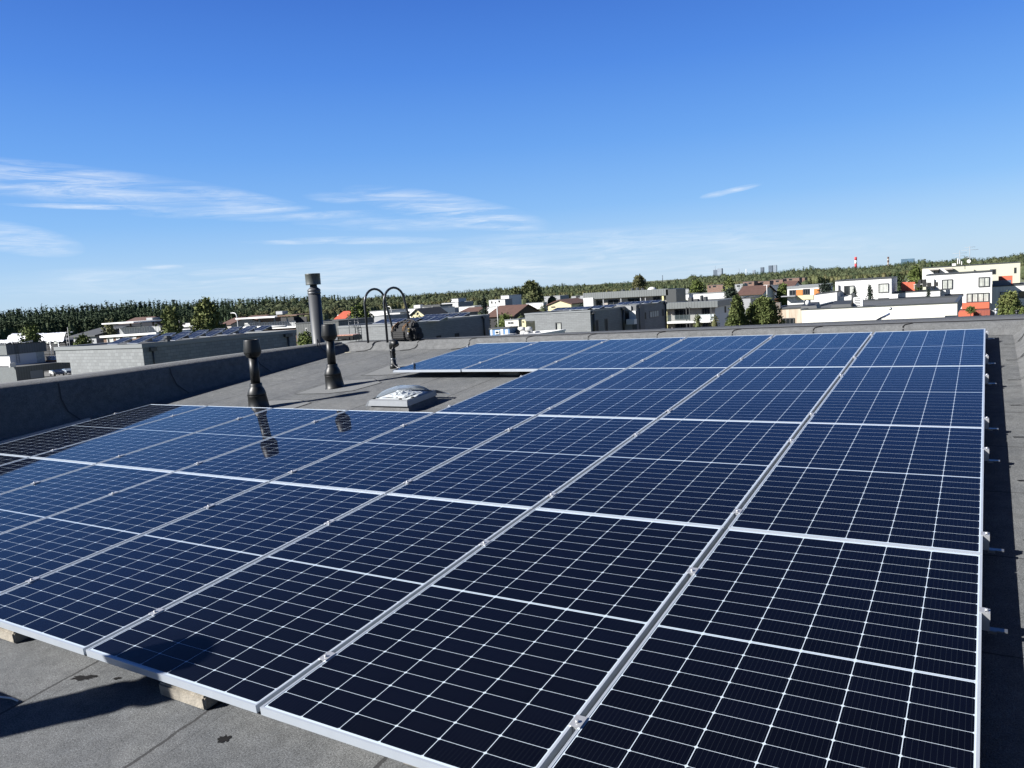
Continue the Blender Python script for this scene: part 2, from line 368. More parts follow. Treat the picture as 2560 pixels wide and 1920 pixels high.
# laps drawn as thin raised strips: up the inner face with a rounded foot
def strip(pts, w, dz, name, parent, m=M_lap, nrm=Vector((0, 0, 1)), mw=B):
    mb = MB(); pts = [Vector(p) for p in pts]
    for a, b in zip(pts, pts[1:]):
        d = (b - a).normalized(); s_ = d.cross(nrm).normalized() * (w / 2)
        mb.quad(a - s_ + nrm * dz, b - s_ + nrm * dz, b + s_ + nrm * dz, a + s_ + nrm * dz)
    return mb.build(name, m, parent, mw)
laps = MB()
def lapline(mb, pts, w, off):
    pts = [Vector(p) + Vector(off) for p in pts]
    for i, (a, b) in enumerate(zip(pts, pts[1:])):
        n = Vector((0, -.55, .83)); d = (b - a).normalized(); s_ = d.cross(n)
        if s_.length < 1e-3: continue
        s_ = s_.normalized() * (w / 2); mb.quad(a - s_, b - s_, b + s_, a + s_)
for xl in (-9.45, -8.42, -7.32, -6.22, -5.13, -4.03, -2.95, -1.9, -.86):
    pts = [(xl - .30, YB - .035, H0 + .001), (xl - .12, YB + .01, H0 + .006), (xl - .03, YB + .055, H0 + .03), (xl, YB + .088, H0 + .065), (xl, YB + .118, H0 + .12), (xl + .02, YT - .02, ZT - .002), (xl + .10, YT + .03, ZT + .002)]
    laps = MB(); lapline(laps, pts, .016, (0, -.004, .004)); laps.build('felt_lap', M_lap, house, B)
laps = MB(); lapline(laps, [(-10.1 + i * .5, YT + .06 + .012 * sin(i * 2.1), ZT + .006) for i in range(22)], .014, (0, 0, .001))
laps.build('felt_lap', M_lap, house, B)
# left parapet, level: high above the roof near us, low at the far corner
XL, WL, ZL = -10.15, .85, .665
lp = MB()
ys = [-4.5 + i * .6 for i in range(22)] + [8.75]
def zl(y):
    return ZL + .012 * sin(y * 1.1) + (.02 * max(0, (y - 6.5) / 2) ** 1.5)
wl = lambda y: WL if y < 4 else WL - (y - 4) / 4.75 * .38
rows = []
for y in ys:
    z = zl(y); zr = y * .0828 - .22
    rows.append([(XL + .12, y, zr), (XL + .03, y, zr + .16), (XL, y, min(z - .06, zr + .3)), (XL, y, z - .03), (XL - .03, y, z), (XL - wl(y) / 2, y, z + .008), (XL - wl(y) + .02, y, z), (XL - wl(y), y, z - .04), (XL - wl(y), y, GZ)])
for r_ in rows: lp.v += [Vector(q) for q in r_]
for i in range(len(ys) - 1):
    for j in range(8): lp.sm.add(len(lp.f)) if j not in (7,) else None; a = i * 9 + j; lp.f.append((a, a + 1, a + 10, a + 9))
lpo = lp.build('parapet', M_felt2, house)
M_soft = mat('soft_lap', (.05, .05, .052), .9)
for y in (-2.2, -.1, 2.0, 3.55, 5.15, 6.7, 8.1):
    zr = y * .0828 - .22
    ll = MB(); pts = [(XL + .005, y, zl(y) - .03), (XL + .005, y + .01, zr + .34), (XL + .035, y + .06, zr + .17), (XL + .16, y + .16, zr + .03)]
    for a, b in zip(pts, pts[1:]):
        a, b = Vector(a), Vector(b); n = Vector((.9, 0, .4)); s_ = (b - a).cross(n).normalized() * .009; ll.quad(a - s_ + n * .006, b - s_ + n * .006, b + s_ + n * .006, a + s_ + n * .006)
    ll.build('felt_lap', M_soft, house)
ll = MB()
pts = [Vector((XL - wl(y) * .45, y, zl(y) + .011)) for y in ys]
for a, b in zip(pts, pts[1:]): ll.quad(a + Vector((-.006, 0, 0)), b + Vector((-.006, 0, 0)), b + Vector((.006, 0, 0)), a + Vector((.006, 0, 0)))
ll.build('felt_lap', mat('soft_lap', (.05, .05, .052), .9), house)
# right parapet with its rounded sheet edges
rp = MB(); n_ = 12
for i in range(n_ + 1):
    y = -4.5 + i * (8.9 + 4.5) / n_
    for q in ((.27, y, H0 + .002), (.33, y, H0 + .03), (.38, y, H0 + .10), (.41, y, .06), (.46, y, .085), (1.3, y, .085), (1.31, y, -3)): rp.v.append(Vector(q))
for i in range(n_):
    for j in range(6): rp.sm.add(len(rp.f)); a = i * 7 + j; rp.f.append((a + 7, a + 8, a + 1, a))
rp.build('parapet', M_felt2, house, B)
for y in (8.1, 7.21, 6.29, 5.36, 4.45, 3.52, 2.61):
    rl = MB(); pts = [Vector(q) for q in ((.17, y, H0 + .003), (.24, y + .01, H0 + .004), (.30, y + .06, H0 + .02), (.345, y + .17, H0 + .05), (.385, y + .3, H0 + .10), (.41, y + .46, .05), (.47, y + .62, .089), (.9, y + .64, .089))]
    for a, b in zip(pts, pts[1:]):
        n = Vector((-.5, 0, .86)); s_ = (b - a).cross(n).normalized() * .008; rl.quad(a - s_ + n * .004, b - s_ + n * .004, b + s_ + n * .004, a + s_ + n * .004)
    rl.build('felt_lap', M_lap, house, B)
# outer walls of our building
M_slate_d = None
MB().box(-10.15, -4.6, GZ, 1.2, 8.6, -1.3).build('wall', mat('slate_grey_wall', (.16, .17, .18), .8, noise=.1), house)

# ------------------------------------------------------------ solar array
GAP, GR = .024, .010
def u_of(i): return -(i * (PW + GAP))             # right edge of column i
def v_of(j): return j * (PL + GR)                 # near edge of row j
def panel_meshes():
    fr = MB(); h = .032; w = .0095; t = .0035
    # long and short frame bars: flange on top, wall outside
    fr.box(-PW, 0, -h, -PW + .003, PL, 0); fr.box(-.003, 0, -h, 0, PL, 0)
    fr.box(-PW + .003, 0, -h, -.003, .003, 0); fr.box(-PW + .003, PL - .003, -h, -.003, PL, 0)
    fr.box(-PW + .003, .003, -t, -PW + w, PL - .003, -.0004); fr.box(-w, .003, -t, -.003, PL - .003, -.0004)
    fr.box(-PW + w, .003, -t, -w, w, -.0004); fr.box(-PW + w, PL - w, -t, -w, PL - .003, -.0004)
    fr.box(-PW + .003, .003, -h, -PW + .028, PL - .003, -h + .002); fr.box(-.028, .003, -h, -.003, PL - .003, -h + .002)
    g = MB(); z = -.0022
    p = [(-PW + w, w), (-w, w), (-w, PL - w), (-PW + w, PL - w)]
    g.quad(*[(x, y, z) for x, y in p], uv=[(x + PW, y) for x, y in p])
    bk = MB().quad(*[(x, y, -.008) for x, y in p[::-1]])
    return fr, g, bk
fr_, g_, bk_ = panel_meshes()
FM = fr_.mesh('frame', M_alu); GM = g_.mesh('glass', M_cell); BM_ = bk_.mesh('backsheet', mat('backsheet', (.5, .5, .5), .6))
rown = ['nearest row', 'second row', 'third row', 'farthest row']
coln = ['at the right edge', 'second from the right edge', 'third from the right edge', 'fourth from the right edge', 'fifth from the right edge', 'sixth from the right edge', 'seventh from the right edge', 'eighth from the right edge']
NC = [8, 8, 4, 6]
for j in range(4):
    for i in range(NC[j]):
        extra = ' by the skylight' if (j, i) == (2, 3) else (' by the vent' if (j, i) == (1, 6) else '')
        lab = 'solar panel in the %s, %s%s' % (rown[j], coln[i], extra)
        jit = rnd.uniform(-.0012, .0012)
        e = empty('solar_panel', lab, 'solar panel', BT(u_of(i), v_of(j), 0) @ Matrix.Rotation(jit, 4, 'X') @ Matrix.Rotation(rnd.uniform(-.0012, .0012), 4, 'Y'), 'solar panels of the big roof array')
        for nm, me in (('frame', FM), ('glass', GM), ('backsheet', BM_)):
            o = bpy.data.objects.new(nm, me); COL.objects.link(o); o.parent = e
# rails with their clamps
RY = [.36, 1.563, 2.34, 3.73, 4.47, 5.92, 6.80, 8.19]
clampM = MB()
clampM.box(-.021, -.025, .0005, .021, .035, .0035); clampM.box(-.010, -.02, -.03, .010, .03, .0004)
clampM.lathe([(.0065, .0036), (.0065, .011), (.004, .0115)], 8, (0, -.002, 0)); 
CMm = clampM.mesh('clamp', M_alu2)
ec = MB().box(-.008, -.02, .0005, .012, .02, .0035).box(.002, -.02, -.034, .028, .02, .0004).lathe([(.0065, .0006), (.0065, .010), (.004, .0105)], 8, (.016, 0, 0))
ECm = ec.mesh('end_clamp', M_alu2)
rail_lab = ['mounting rail nearest to the camera under the front panels', 'mounting rail under the far half of the nearest panels', 'mounting rail under the near half of the second row', 'mounting rail under the far half of the second row',
            'mounting rail beside the skylight under the third row', 'mounting rail under the far half of the third row', 'mounting rail under the near half of the farthest row', 'farthest mounting rail close to the parapet']
for r_i, y in enumerate(RY):
    j = r_i // 2; n = NC[j]; xe = u_of(n - 1) - PW
    e = empty('mounting_rail', rail_lab[r_i] , 'rail', BT(0, y, 0), 'rails under the solar array')
    MB().box(xe - .05, -.02, -.072, .026, .02, -.0335).build('rail', M_alu2, e).matrix_parent_inverse = Matrix()
    for i in range(1, n):
        o = bpy.data.objects.new('clamp', CMm); COL.objects.link(o); o.parent = e; o.location = (u_of(i) + GAP / 2, 0, 0)
    o = bpy.data.objects.new('end_clamp', ECm); COL.objects.link(o); o.parent = e
    o = bpy.data.objects.new('end_clamp', ECm); COL.objects.link(o); o.parent = e; o.location = (xe, 0, 0); o.rotation_euler = (0, 0, pi)
    br = MB().box(.020, -.016, -.085, .05, -.011, -.0725).box(.020, -.010, -.0765, .085, .016, -.0722)
    br.build('bracket', M_steel, e)
for ch in [o for o in COL.objects if o.parent and o.name.startswith(('rail', 'bracket'))]: ch.matrix_parent_inverse = Matrix()
# concrete blocks under the rails
BLK = MB().box(-.15, -.055, 0, .15, .25, .062).mesh('concrete_block', M_conc)
bm = bmesh.new(); bm.from_mesh(BLK); bmesh.ops.remove_doubles(bm, verts=bm.verts, dist=1e-6); bmesh.ops.bevel(bm, geom=bm.edges[:], offset=.008, segments=2, affect='EDGES'); bm.to_mesh(BLK); bm.free()
for (x, y, lab) in ((-2.82, .075, 'grey concrete block under the front edge of the second full panel'), (-4.32, .075, 'concrete block under the front edge at the left border of the photo'), (-1.55, .14, 'concrete block under the front edge at the bottom of the photo'),
                    (-.6, 3.6, None), (-5.2, 6.62, 'concrete block in the shade under the farthest panels beside the roof pipe')):
    if not lab: continue
    o = bpy.data.objects.new('concrete_block', BLK); COL.objects.link(o); o.matrix_world = BT(x, y); tag(o, lab, 'block', 'concrete blocks under the array')
# loose bar beside the left end of the array
bar = MB().box(-.03, -1.6, 0, .03, 1.6, .045).build('metal_bar', M_alu2, None, BT(-9.92, 2.16)); tag(bar, 'long metal bar lying in the shade between the array and the left parapet', 'bar')

# ------------------------------------------------------------ roof vents
def vent(x, y, lab):
    mwv = up_at(x, y); e = empty('roof_vent', lab, 'roof vent', mwv, 'black capped vent pipes on the roof')
    base = MB().lathe([(.150, -.012), (.132, .0), (.127, .006), (.112, .165), (.114, .168), (.112, .172)], 36, sx=[.024, .024, .022, 0, 0, 0])
    base.lathe([(.112, .173), (.110, .195), (.103, .225), (.092, .252), (.078, .275), (.074, .283), (.074, .318), (.071, .322), (.060, .323)], 36)
    base.build('base', M_black, e, mwv)
    MB().lathe([(.056, .30), (.056, .66)], 28).build('pipe', M_black, e, mwv)
    MB().lathe([(.058, .640), (.078, .652), (.088, .668), (.104, .700), (.106, .712), (.100, .78), (.094, .850), (.092, .858), (.084, .862), (.08, .858), (.076, .80)], 36).build('cap', M_black, e, mwv)
    MB().lathe([(.006, 0), (.006, .006)], 8).build('screw', mat('screw_hole', (.002, .002, .002), .6), e, mwv @ Matrix.Translation((-.052, -.098, .185)) @ Matrix.Rotation(pi / 2, 4, 'X') )
    return e
vent(-7.66, 4.60, 'black capped vent pipe just behind the left solar panels, nearer of two')
vent(-7.535, 5.80, 'black capped vent pipe in the open roof, farther of two')
# felt patches around the vents and the small pipe
M_whp0 = mat('white_cord', (.8, .8, .8), .7)
M_patch = mat('felt_patch', (.175, .182, .184), .95, noise=.35, nscale=160, bump=.4, bscale=300)
def patch(pts, z=.004):
    mb = MB(); mb.quad(*[(x, y, H0 + z) for x, y in pts]); o = mb.build('felt_patch', M_patch, roof); o.matrix_world = B
    lm = MB(); q = [Vector((x, y, H0 + z + .001)) for x, y in pts]
    for a, b in zip(q, q[1:] + q[:1]):
        s_ = (b - a).cross(Vector((0, 0, 1))).normalized() * .004; lm.quad(a - s_, b - s_, b + s_, a + s_)
    o = lm.build('felt_lap', M_lap, roof); o.matrix_world = B
patch([(-7.86, 5.38), (-7.30, 5.44), (-7.02, 5.62), (-6.95, 6.1), (-7.3, 6.35), (-7.9, 6.2)])
patch([(-7.95, 4.25), (-7.4, 4.28), (-7.1, 4.5), (-7.1, 4.95), (-7.5, 5.1), (-8.0, 5.0)])
patch([(-7.72, 6.55), (-7.15, 6.62), (-6.9, 6.9), (-6.9, 7.35), (-7.35, 7.5), (-7.85, 7.3)])

# small service pipe with elbow and cable
mwp = up_at(-7.55, 7.09); sp_ = empty('service_pipe', 'short black pipe with elbow and strapped cable at the corner of the farthest panels', 'pipe', mwp)
MB().lathe([(.060, -.01), (.058, .055), (.05, .062), (.040, .066), (.038, .25), (.044, .252), (.044, .285), (.038, .287), (.038, .33)], 22).build('pipe', M_black, sp_, mwp)
el = MB().tube([(-.0, 0, .30), (-.002, 0, .335), (.012, 0, .365), (.04, -.005, .38), (.07, -.01, .37), (.09, -.012, .34)], [.045, .048, .054, .058, .056, .05], 16); el.build('elbow', M_black, sp_, mwp)
for z in (.14, .21): MB().lathe([(.041, z), (.041, z + .012)], 16).box(.036, -.008, z, .058, .008, z + .012).box(-.058, -.008, z, -.036, .008, z + .012).build('clip', M_steel if z < .2 else M_black, sp_, mwp)
MB().tube([(.055, -.04, .33), (.030, -.045, .29), (.022, -.048, .22), (.03, -.05, .14), (.06, -.06, .06), (.13, -.07, .02), (.24, -.085, .012), (.5, -.1, .03)], .009, 8).build('cable', mat('cable_sheath', (.05, .05, .052), .35), sp_, mwp)

# skylight
sk = empty('skylight', 'small dome skylight with silver frame set in the roof between the two groups of panels', 'skylight', B)
x0, x1, y0, y1 = -5.87, -5.30, 4.62, 5.16
cb = MB(); 
cb.hexa([(x0 - .02, y0 - .02, H0 - .01), (x1 + .02, y0 - .02, H0 - .01), (x1 + .02, y1 + .02, H0 - .01), (x0 - .02, y1 + .02, H0 - .01), (x0 + .045, y0 + .04, -.05), (x1 - .015, y0 + .04, -.05), (x1 - .015, y1 - .03, -.05), (x0 + .045, y1 - .03, -.05)])
cb.build('curb', M_felt2, sk, B)
fl = MB()
def ring(mb, o, zo, i, zi):
    (a0, b0, a1, b1), (c0, d0, c1, d1) = o, i
    O = [(a0, b0, zo), (a1, b0, zo), (a1, b1, zo), (a0, b1, zo)]; I = [(c0, d0, zi), (c1, d0, zi), (c1, d1, zi), (c0, d1, zi)]
    for k in range(4): mb.quad(O[k], O[(k + 1) % 4], I[(k + 1) % 4], I[k])
ring(fl, (x0, y0, x1, y1), -.058, (x0 + .03, y0 + .01, x1 - .004, y1 - .01), .0)
ring(fl, (x0 + .03, y0 + .01, x1 - .004, y1 - .01), .0, (x0 + .05, y0 + .04, x1 - .02, y1 - .04), .012)
ring(fl, (x0 + .05, y0 + .04, x1 - .02, y1 - .04), .012, (x0 + .055, y0 + .05, x1 - .025, y1 - .05), .010)
fl.build('frame', M_flash, sk, B)
ap = MB(); ring(ap, (x0 - .035, y0 - .012, x0 + .02, y1 + .03), -.058, (x0 + .028, y0 + .01, x0 + .03, y1), .002)
def clear(name, tint, base=.10, ior=1.45):
    m = bpy.data.materials.new(name); m.use_nodes = True; nt = m.node_tree; nt.nodes.clear()
    o = nt.nodes.new('ShaderNodeOutputMaterial'); mx_ = nt.nodes.new('ShaderNodeMixShader'); t = nt.nodes.new('ShaderNodeBsdfTransparent'); g = nt.nodes.new('ShaderNodeBsdfPrincipled')
    f = nt.nodes.new('ShaderNodeLayerWeight'); f.inputs[0].default_value = .16; ad = nt.nodes.new('ShaderNodeMath'); ad.operation = 'ADD'; ad.inputs[1].default_value = base; ad.use_clamp = True
    t.inputs[0].default_value = (.93, .96, .98, 1); g.inputs['Base Color'].default_value = (*tint, 1); g.inputs['Roughness'].default_value = .08; g.inputs['Specular IOR Level'].default_value = 1
    nt.links.new(f.outputs['Fresnel'], ad.inputs[0]); nt.links.new(ad.outputs[0], mx_.inputs[0]); nt.links.new(t.outputs[0], mx_.inputs[1]); nt.links.new(g.outputs[0], mx_.inputs[2]); nt.links.new(mx_.outputs[0], o.inputs[0]); return m
M_clear = clear('clear_acrylic', (.5, .55, .62), .12)
ap2 = MB().quad((x0 - .03, y0 - .005, -.06), (x0 + .0, y0 - .005, -.058), (x0 + .028, y0 + .006, .003), (x0 + .02, y0 + .006, .003)); ap2.build('clear_film', M_clear, sk, B); ap2 = MB().quad((x0 + .2, y1, .006), (x1, y1, .006), (x1 + .06, y1 + .14, -.07), (x0 + .2, y1 + .14, -.07)).quad((x1, y1 - .02, .006), (x1 + .015, y1 - .02, .004), (x1 + .09, y1 + .13, -.08), (x1 + .06, y1 + .14, -.07))
ap2.build('clear_film', M_clear, sk, B)
deck = MB().box(x0 + .06, y0 + .055, -.02, x1 - .03, y1 - .055, .004); deck.build('inner_sheet', mat('white_sheet', (.8, .8, .78), .5), sk, B)
# crumpled white film below the dome
rf = random.Random(4); cf = MB(); nx, ny = 18, 16
gx = lambda i, j: (x0 + .12 + (x1 - x0 - .24) * i / nx + rf.uniform(-.004, .004), y0 + .11 + (y1 - y0 - .22) * j / ny, .006 + (.035 * sin(pi * i / nx) * sin(pi * j / ny)) ** 1 * (1 + rf.uniform(-.4, .5)) + rf.uniform(0, .010))
for i in range(nx + 1):
    for j in range(ny + 1): cf.v.append(Vector(gx(i, j)))
for i in range(nx):
    for j in range(ny): a = i * (ny + 1) + j; cf.f.append((a, a + ny + 1, a + ny + 2, a + 1))
cf.build('crumpled_foil', mat('foil', (.95, .95, .92), .3, metal=.35), sk, B)
dm = MB(); nx = 20; X0, X1, Y0, Y1 = x0 + .07, x1 - .04, y0 + .06, y1 - .06
for i in range(nx + 1):
    for j in range(nx + 1):
        u, v = i / nx * 2 - 1, j / nx * 2 - 1; z = .012 + .088 * ((1 - u ** 4) * (1 - v ** 4)) ** .55
        dm.v.append(Vector(((X0 + X1) / 2 + u * (X1 - X0) / 2, (Y0 + Y1) / 2 + v * (Y1 - Y0) / 2, z)))
for i in range(nx):
    for j in range(nx): a = i * (nx + 1) + j; dm.sm.add(len(dm.f)); dm.f.append((a, a + nx + 1, a + nx + 2, a + 1))
dome = dm.build('dome', clear('dome_acrylic', (.22, .27, .34), .01), sk, B)
for (x, y) in ((x0 + .07, y0 + .045), (x1 - .12, y0 + .045), (x0 + .055, y0 + .10), (x1 - .03, y0 + .14), (x1 - .03, y1 - .08), (x1 - .1, y1 - .045)):
    MB().box(x - .018, y - .012, .010, x + .018, y + .012, .020).build('catch', M_black, sk, B, bevel=.003)

# ------------------------------------------------------------ chimneys
def flue(mwv, lab, hh=1.42, low=-3.0):
    e = empty('chimney_flue', lab, 'chimney', mwv)
    MB().lathe([(.122, low), (.122, hh - .40)], 32).build('pipe', M_dkgrey, e, mwv)
    MB().lathe([(.122, hh - .405), (.131, hh - .40), (.131, hh - .375), (.125, hh - .37), (.125, hh - .345), (.131, hh - .34), (.131, hh - .325), (.105, hh - .295), (.080, hh - .278), (.072, hh - .27), (.068, hh - .215)], 32).build('collar', M_dkgrey, e, mwv)
    MB().lathe([(.146, hh - .22), (.150, hh - .215), (.147, hh - .205), (.147, hh - .02), (.150, hh - .015), (.150, hh - .004), (.143, hh), (.13, hh - .004), (.128, hh - .16)], 36).build('cap', M_capgrey, e, mwv)
    return e
pc = at(797, 858, 15.45)
flue(Matrix.Translation(pc), 'tall dark grey chimney flue with drum cap rising behind the left parapet', hh=1.385, low=-4)
flue(up_at(-4.91, -1.88), 'dark grey flue outside the photo whose shadow falls across the felt at lower left', hh=2.0, low=-.02)
tb2 = MB().box(-.45, -.42, 0, 0, 0, .5).build('shadow_caster_box', M_black, None, BT(-4.04, -.73), bevel=.02); tag(tb2, 'unseen black box added to cast the shadow corner at lower left', 'case')  # box added out of view to throw the shadow corner onto the felt

# ------------------------------------------------------------ ladder hoops
lad = empty('roof_ladder', 'pair of dark steel ladder hoops arching over the far parapet beside the black tool bag', 'ladder', Matrix.Translation((-9.45, 8.95, .66)))
M_tube = mat('dark_steel_tube', (.05, .055, .065), .35, metal=.3)
zt = .66
for k, (xf, yf) in enumerate(((-9.50, 8.72), (-9.03, 8.70))):
    pts = [(xf, yf, zt), (xf - .005, yf, zt + .72)]; cy = yf + .27
    for a in range(0, 181, 15): pts.append((xf + .015 * a / 180, cy - .27 * cos(R_(a)) * 1.0, zt + .72 + .24 * sin(R_(a))))
    pts += [(xf + .03, cy + .33, zt + .45), (xf + .04, cy + .40, zt + .15), (xf + .04, cy + .40, zt - 4)]
    MB().tube(pts, .021, 12).build('rail', M_tube, lad, Matrix())
for k in range(12): MB().tube([(-9.46, 9.37, zt - .3 - k * .3), (-8.99, 9.35, zt - .3 - k * .3)], .014, 8).build('rung', M_tube, lad, Matrix())

# ------------------------------------------------------------ tool bag on the far parapet
M_bag = mat('bag_fabric', (.018, .018, .019), .85, noise=.3, nscale=40, bump=.5, bscale=160)
M_tan = mat('tan_webbing', (.30, .15, .05), .8); M_yel = mat('yellow_plastic', (.30, .20, .03), .5)
bmw = Matrix.Translation((-8.77, 8.93, .675)) @ Matrix.Rotation(R_(-6), 4, 'Z')
bag = empty('tool_bag', 'open topped black tool bag with tan webbing on the far parapet beside the ladder hoops', 'bag', bmw)
W2, D2, HH = .26, .15, .30
body = MB(); nseg = 10
prof = [(0, .0), (-.0, .0)]
body.hexa([(-W2, -D2, 0), (W2, -D2, 0), (W2, D2, 0), (-W2, D2, 0), (-W2 + .01, -D2 + .02, .25), (W2 - .01, -D2 + .02, .25), (W2 - .01, D2 - .02, .25), (-W2 + .01, D2 - .02, .25)])
body.build('body', M_bag, bag, bmw, bevel=.03)
lid = MB().hexa([(-W2 + .02, -D2 + .03, .235), (W2 - .0, -D2 + .03, .235), (W2, D2 - .03, .235), (-W2 + .02, D2 - .03, .235), (-W2 + .10, -.05, .325), (W2 - .03, -.05, .335), (W2 - .03, .06, .335), (-W2 + .10, .06, .325)])
lid.build('lid', M_bag, bag, bmw, bevel=.025)
for (a, b, c, d, e_, f) in ((-.20, -.185, .03, .12, -.14, .175), (-.315, -.10, .06, -.25, .06, .20), (.13, -.18, .05, .24, -.13, .21), (.25, -.11, .02, .32, .08, .22), (.30, -.06, .03, .365, .07, .13)):
    MB().box(a, b, c, d, e_, f).build('pocket', M_bag, bag, bmw, bevel=.018)
for z in (.055, .09, .125, .155): MB().box(-.195, -.192, z, .115, -.186, z + .012).build('webbing_strap', M_rubber, bag, bmw)
for x in (-.20, -.165, .065, .10):
    MB().tube([(x, -.158, .17), (x, -.146, .235), (x + .01, -.13, .262), (x + .03, -.07, .305), (x + .045, -.02, .335)], .0065, 8).build('webbing', M_tan, bag, bmw)
MB().tube([(-.19, -.13, .25), (-.12, -.09, .31), (.0, -.07, .345), (.10, -.08, .34), (.15, -.12, .26)], .010, 8).build('handle', M_bag, bag, bmw)
MB().tube([(-.05, .02, .33), (.03, .03, .365), (.12, .02, .36), (.22, 0, .335), (.27, -.02, .30)], [.012, .016, .018, .015, .01], 8).build('handle', M_bag, bag, bmw)
MB().box(.215, -.19, .16, .262, -.168, .225).build('tape_measure', M_yel, bag, bmw, bevel=.008)
MB().lathe([(.018, 0), (.018, .005)], 14).build('tape_label', M_rubber, bag, bmw @ Matrix.Translation((.24, -.1915, .195)) @ Matrix.Rotation(pi / 2, 4, 'X'))
MB().tube([(.27, -.10, .10), (.275, -.12, .17), (.28, -.11, .215)], .012, 8).build('tool_grip', M_rubber, bag, bmw)
MB().box(.215, -.19, .125, .232, -.178, .152).build('buckle', M_alu2, bag, bmw)

# organiser case on the parapet corner
cmw = Matrix.Translation((-10.28, 9.0, .70)) @ Matrix.Rotation(R_(14), 4, 'Z')
cs = empty('organiser_case', 'black organiser case full of copper coloured parts lying on the corner of the parapet', 'case', cmw)
MB().box(-.24, -.17, 0, .24, .17, .085).build('body', M_black, cs, cmw, bevel=.012)
MB().box(-.22, -.15, .0855, .22, .15, .105).build('contents', mat('copper_parts', (.55, .30, .20), .4, noise=.8, nscale=35), cs, cmw, bevel=.006)
for x in (-.12, .12): MB().box(x - .03, -.182, .02, x + .03, -.171, .07).build('latch', M_steel if x < 0 else M_black, cs, cmw)
MB().tube([(-.07, -.172, .03), (-.06, -.20, .03), (.06, -.20, .03), (.07, -.172, .03)], .009, 8).build('handle', M_black, cs, cmw)
cord = MB().tube([B @ Vector((-3.86, -.33, H0 + .006)), B @ Vector((-3.72, -.285, H0 + .006)), B @ Vector((-3.62, -.262, H0 + .006)), B @ Vector((-3.57, -.262, H0 + .006))], .004, 6).build('cord', M_whp0); tag(cord, 'thin white cord lying in the dark shadow at the left border of the roof', 'cord')
rubble = blot(0, 0, .05, 21, 1.6).build('debris', mat('pale_debris', (.5, .47, .38), .9), None, BT(-9.9, 8.62, .0)); rubble.matrix_world = BT(-9.9, 8.6, .004); tag(rubble, 'small pale scrap lying in the far left corner of the roof', 'debris')

# pipes standing beyond the right end of the far parapet
def small_pipe(px, py, D, r, h, m, lab, cap=True, name='vent_pipe'):
    P = at(px, py, D); e = empty(name, lab, 'pipe', Matrix.Translation(P))
    MB().lathe([(r, -.02), (r, h)], 16).build('pipe', m, e, e.matrix_world)
    if cap: MB().lathe([(r * 1.25, h * .75), (r * 1.5, h * .82), (r * 1.5, h * .97), (r * 1.2, h), (r * .4, h * 1.03)], 16).build('cap', m, e, e.matrix_world)
small_pipe(2490, 794, 12.2, .020, .145, M_steel, 'shiny steel pipe with a small cap standing on the far right of the parapet')
small_pipe(2542, 790, 12.2, .021, .095, M_black, 'short black vent with round cap at the far right end of the parapet')
small_pipe(2557, 790, 12.6, .008, .055, M_black, 'thin black stub at the right border beside the short black vent', False)
small_pipe(2450, 794, 12.0, .006, .07, M_black, 'thin leaning black stub on the parapet before the red wall', False)
small_pipe(2466, 792, 12.0, .007, .025, M_black, 'tiny black stub on the parapet beside the thin leaning one', False)
# ------------------------------------------------------------ setting: ground
gm = newmat('ground_cover', .95); k = NT(gm); o_ = k.n.new('ShaderNodeTexCoord').outputs['Object']
g = k.mix(k.noise(o_, .02, 5, .6), (.07, .10, .03), (.12, .12, .08)); g = k.mix(k.m('GREATER_THAN', k.noise(o_, .035, 3), .56), g, (.10, .10, .10))
k.link(g, k.b.inputs['Base Color'])
gr = MB().quad((-9000, -3000, GZ), (9000, -3000, GZ), (9000, 12000, GZ), (-9000, 12000, GZ)).build('ground', gm); gr['kind'] = 'structure'

# ------------------------------------------------------------ wall materials (UV in metres)
def uvmat(name, fn, rough=.8):
    m = newmat(name, rough); k = NT(m); uv = k.n.new('ShaderNodeUVMap').outputs[0]; sp = k.n.new('ShaderNodeSeparateXYZ'); k.link(uv, sp.inputs[0])
    fn(k, uv, sp.outputs[0], sp.outputs[1]); return m
def slate(base, mort, w=.6, h=.3, var=.25):
    base, mort = sc3(base), sc3(mort)
    def f(k, uv, u, v):
        b = k.n.new('ShaderNodeTexBrick'); b.inputs['Scale'].default_value = 1; b.inputs['Brick Width'].default_value = w; b.inputs['Row Height'].default_value = h
        b.inputs['Mortar Size'].default_value = .02; b.inputs['Mortar Smooth'].default_value = .3; b.inputs['Bias'].default_value = -.1
        b.inputs['Color1'].default_value = (*[c * (1 - var) for c in base], 1); b.inputs['Color2'].default_value = (*[c * (1 + var) for c in base], 1); b.inputs['Mortar'].default_value = (*mort, 1)
        k.link(uv, b.inputs['Vector']); n = k.noise(uv, .6, 4)
        k.link(k.mix(.5, b.outputs[0], k.mix(n, tuple(c * .7 for c in base), tuple(c * 1.3 for c in base)), 'MIX'), k.b.inputs['Base Color'])
        k.link(b.outputs[0], k.b.inputs['Base Color'])
    return f
M_slate = uvmat('slate_tiles', slate((.23, .245, .25), (.145, .15, .155), .6, .3, .13))
M_slate2 = uvmat('fine_slate_tiles', slate((.215, .23, .235), (.15, .155, .16), .7, .22, .09))
def seamf(col, pitch=.45, w=.045):
    col = sc3(col)
    def f(k, uv, u, v):
        s = k.m('LESS_THAN', k.m('FRACT', k.m('DIVIDE', u, pitch)), w / pitch)
        c = k.mix(k.noise(uv, .8, 3), tuple(x * .85 for x in col), tuple(x * 1.15 for x in col))
        k.link(k.mix(s, c, tuple(x * .35 for x in col)), k.b.inputs['Base Color'])
        bp = k.n.new('ShaderNodeBump'); bp.inputs['Strength'].default_value = .6; bp.inputs['Distance'].default_value = .03; k.link(s, bp.inputs['Height']); k.link(bp.outputs[0], k.b.inputs['Normal'])
    return f
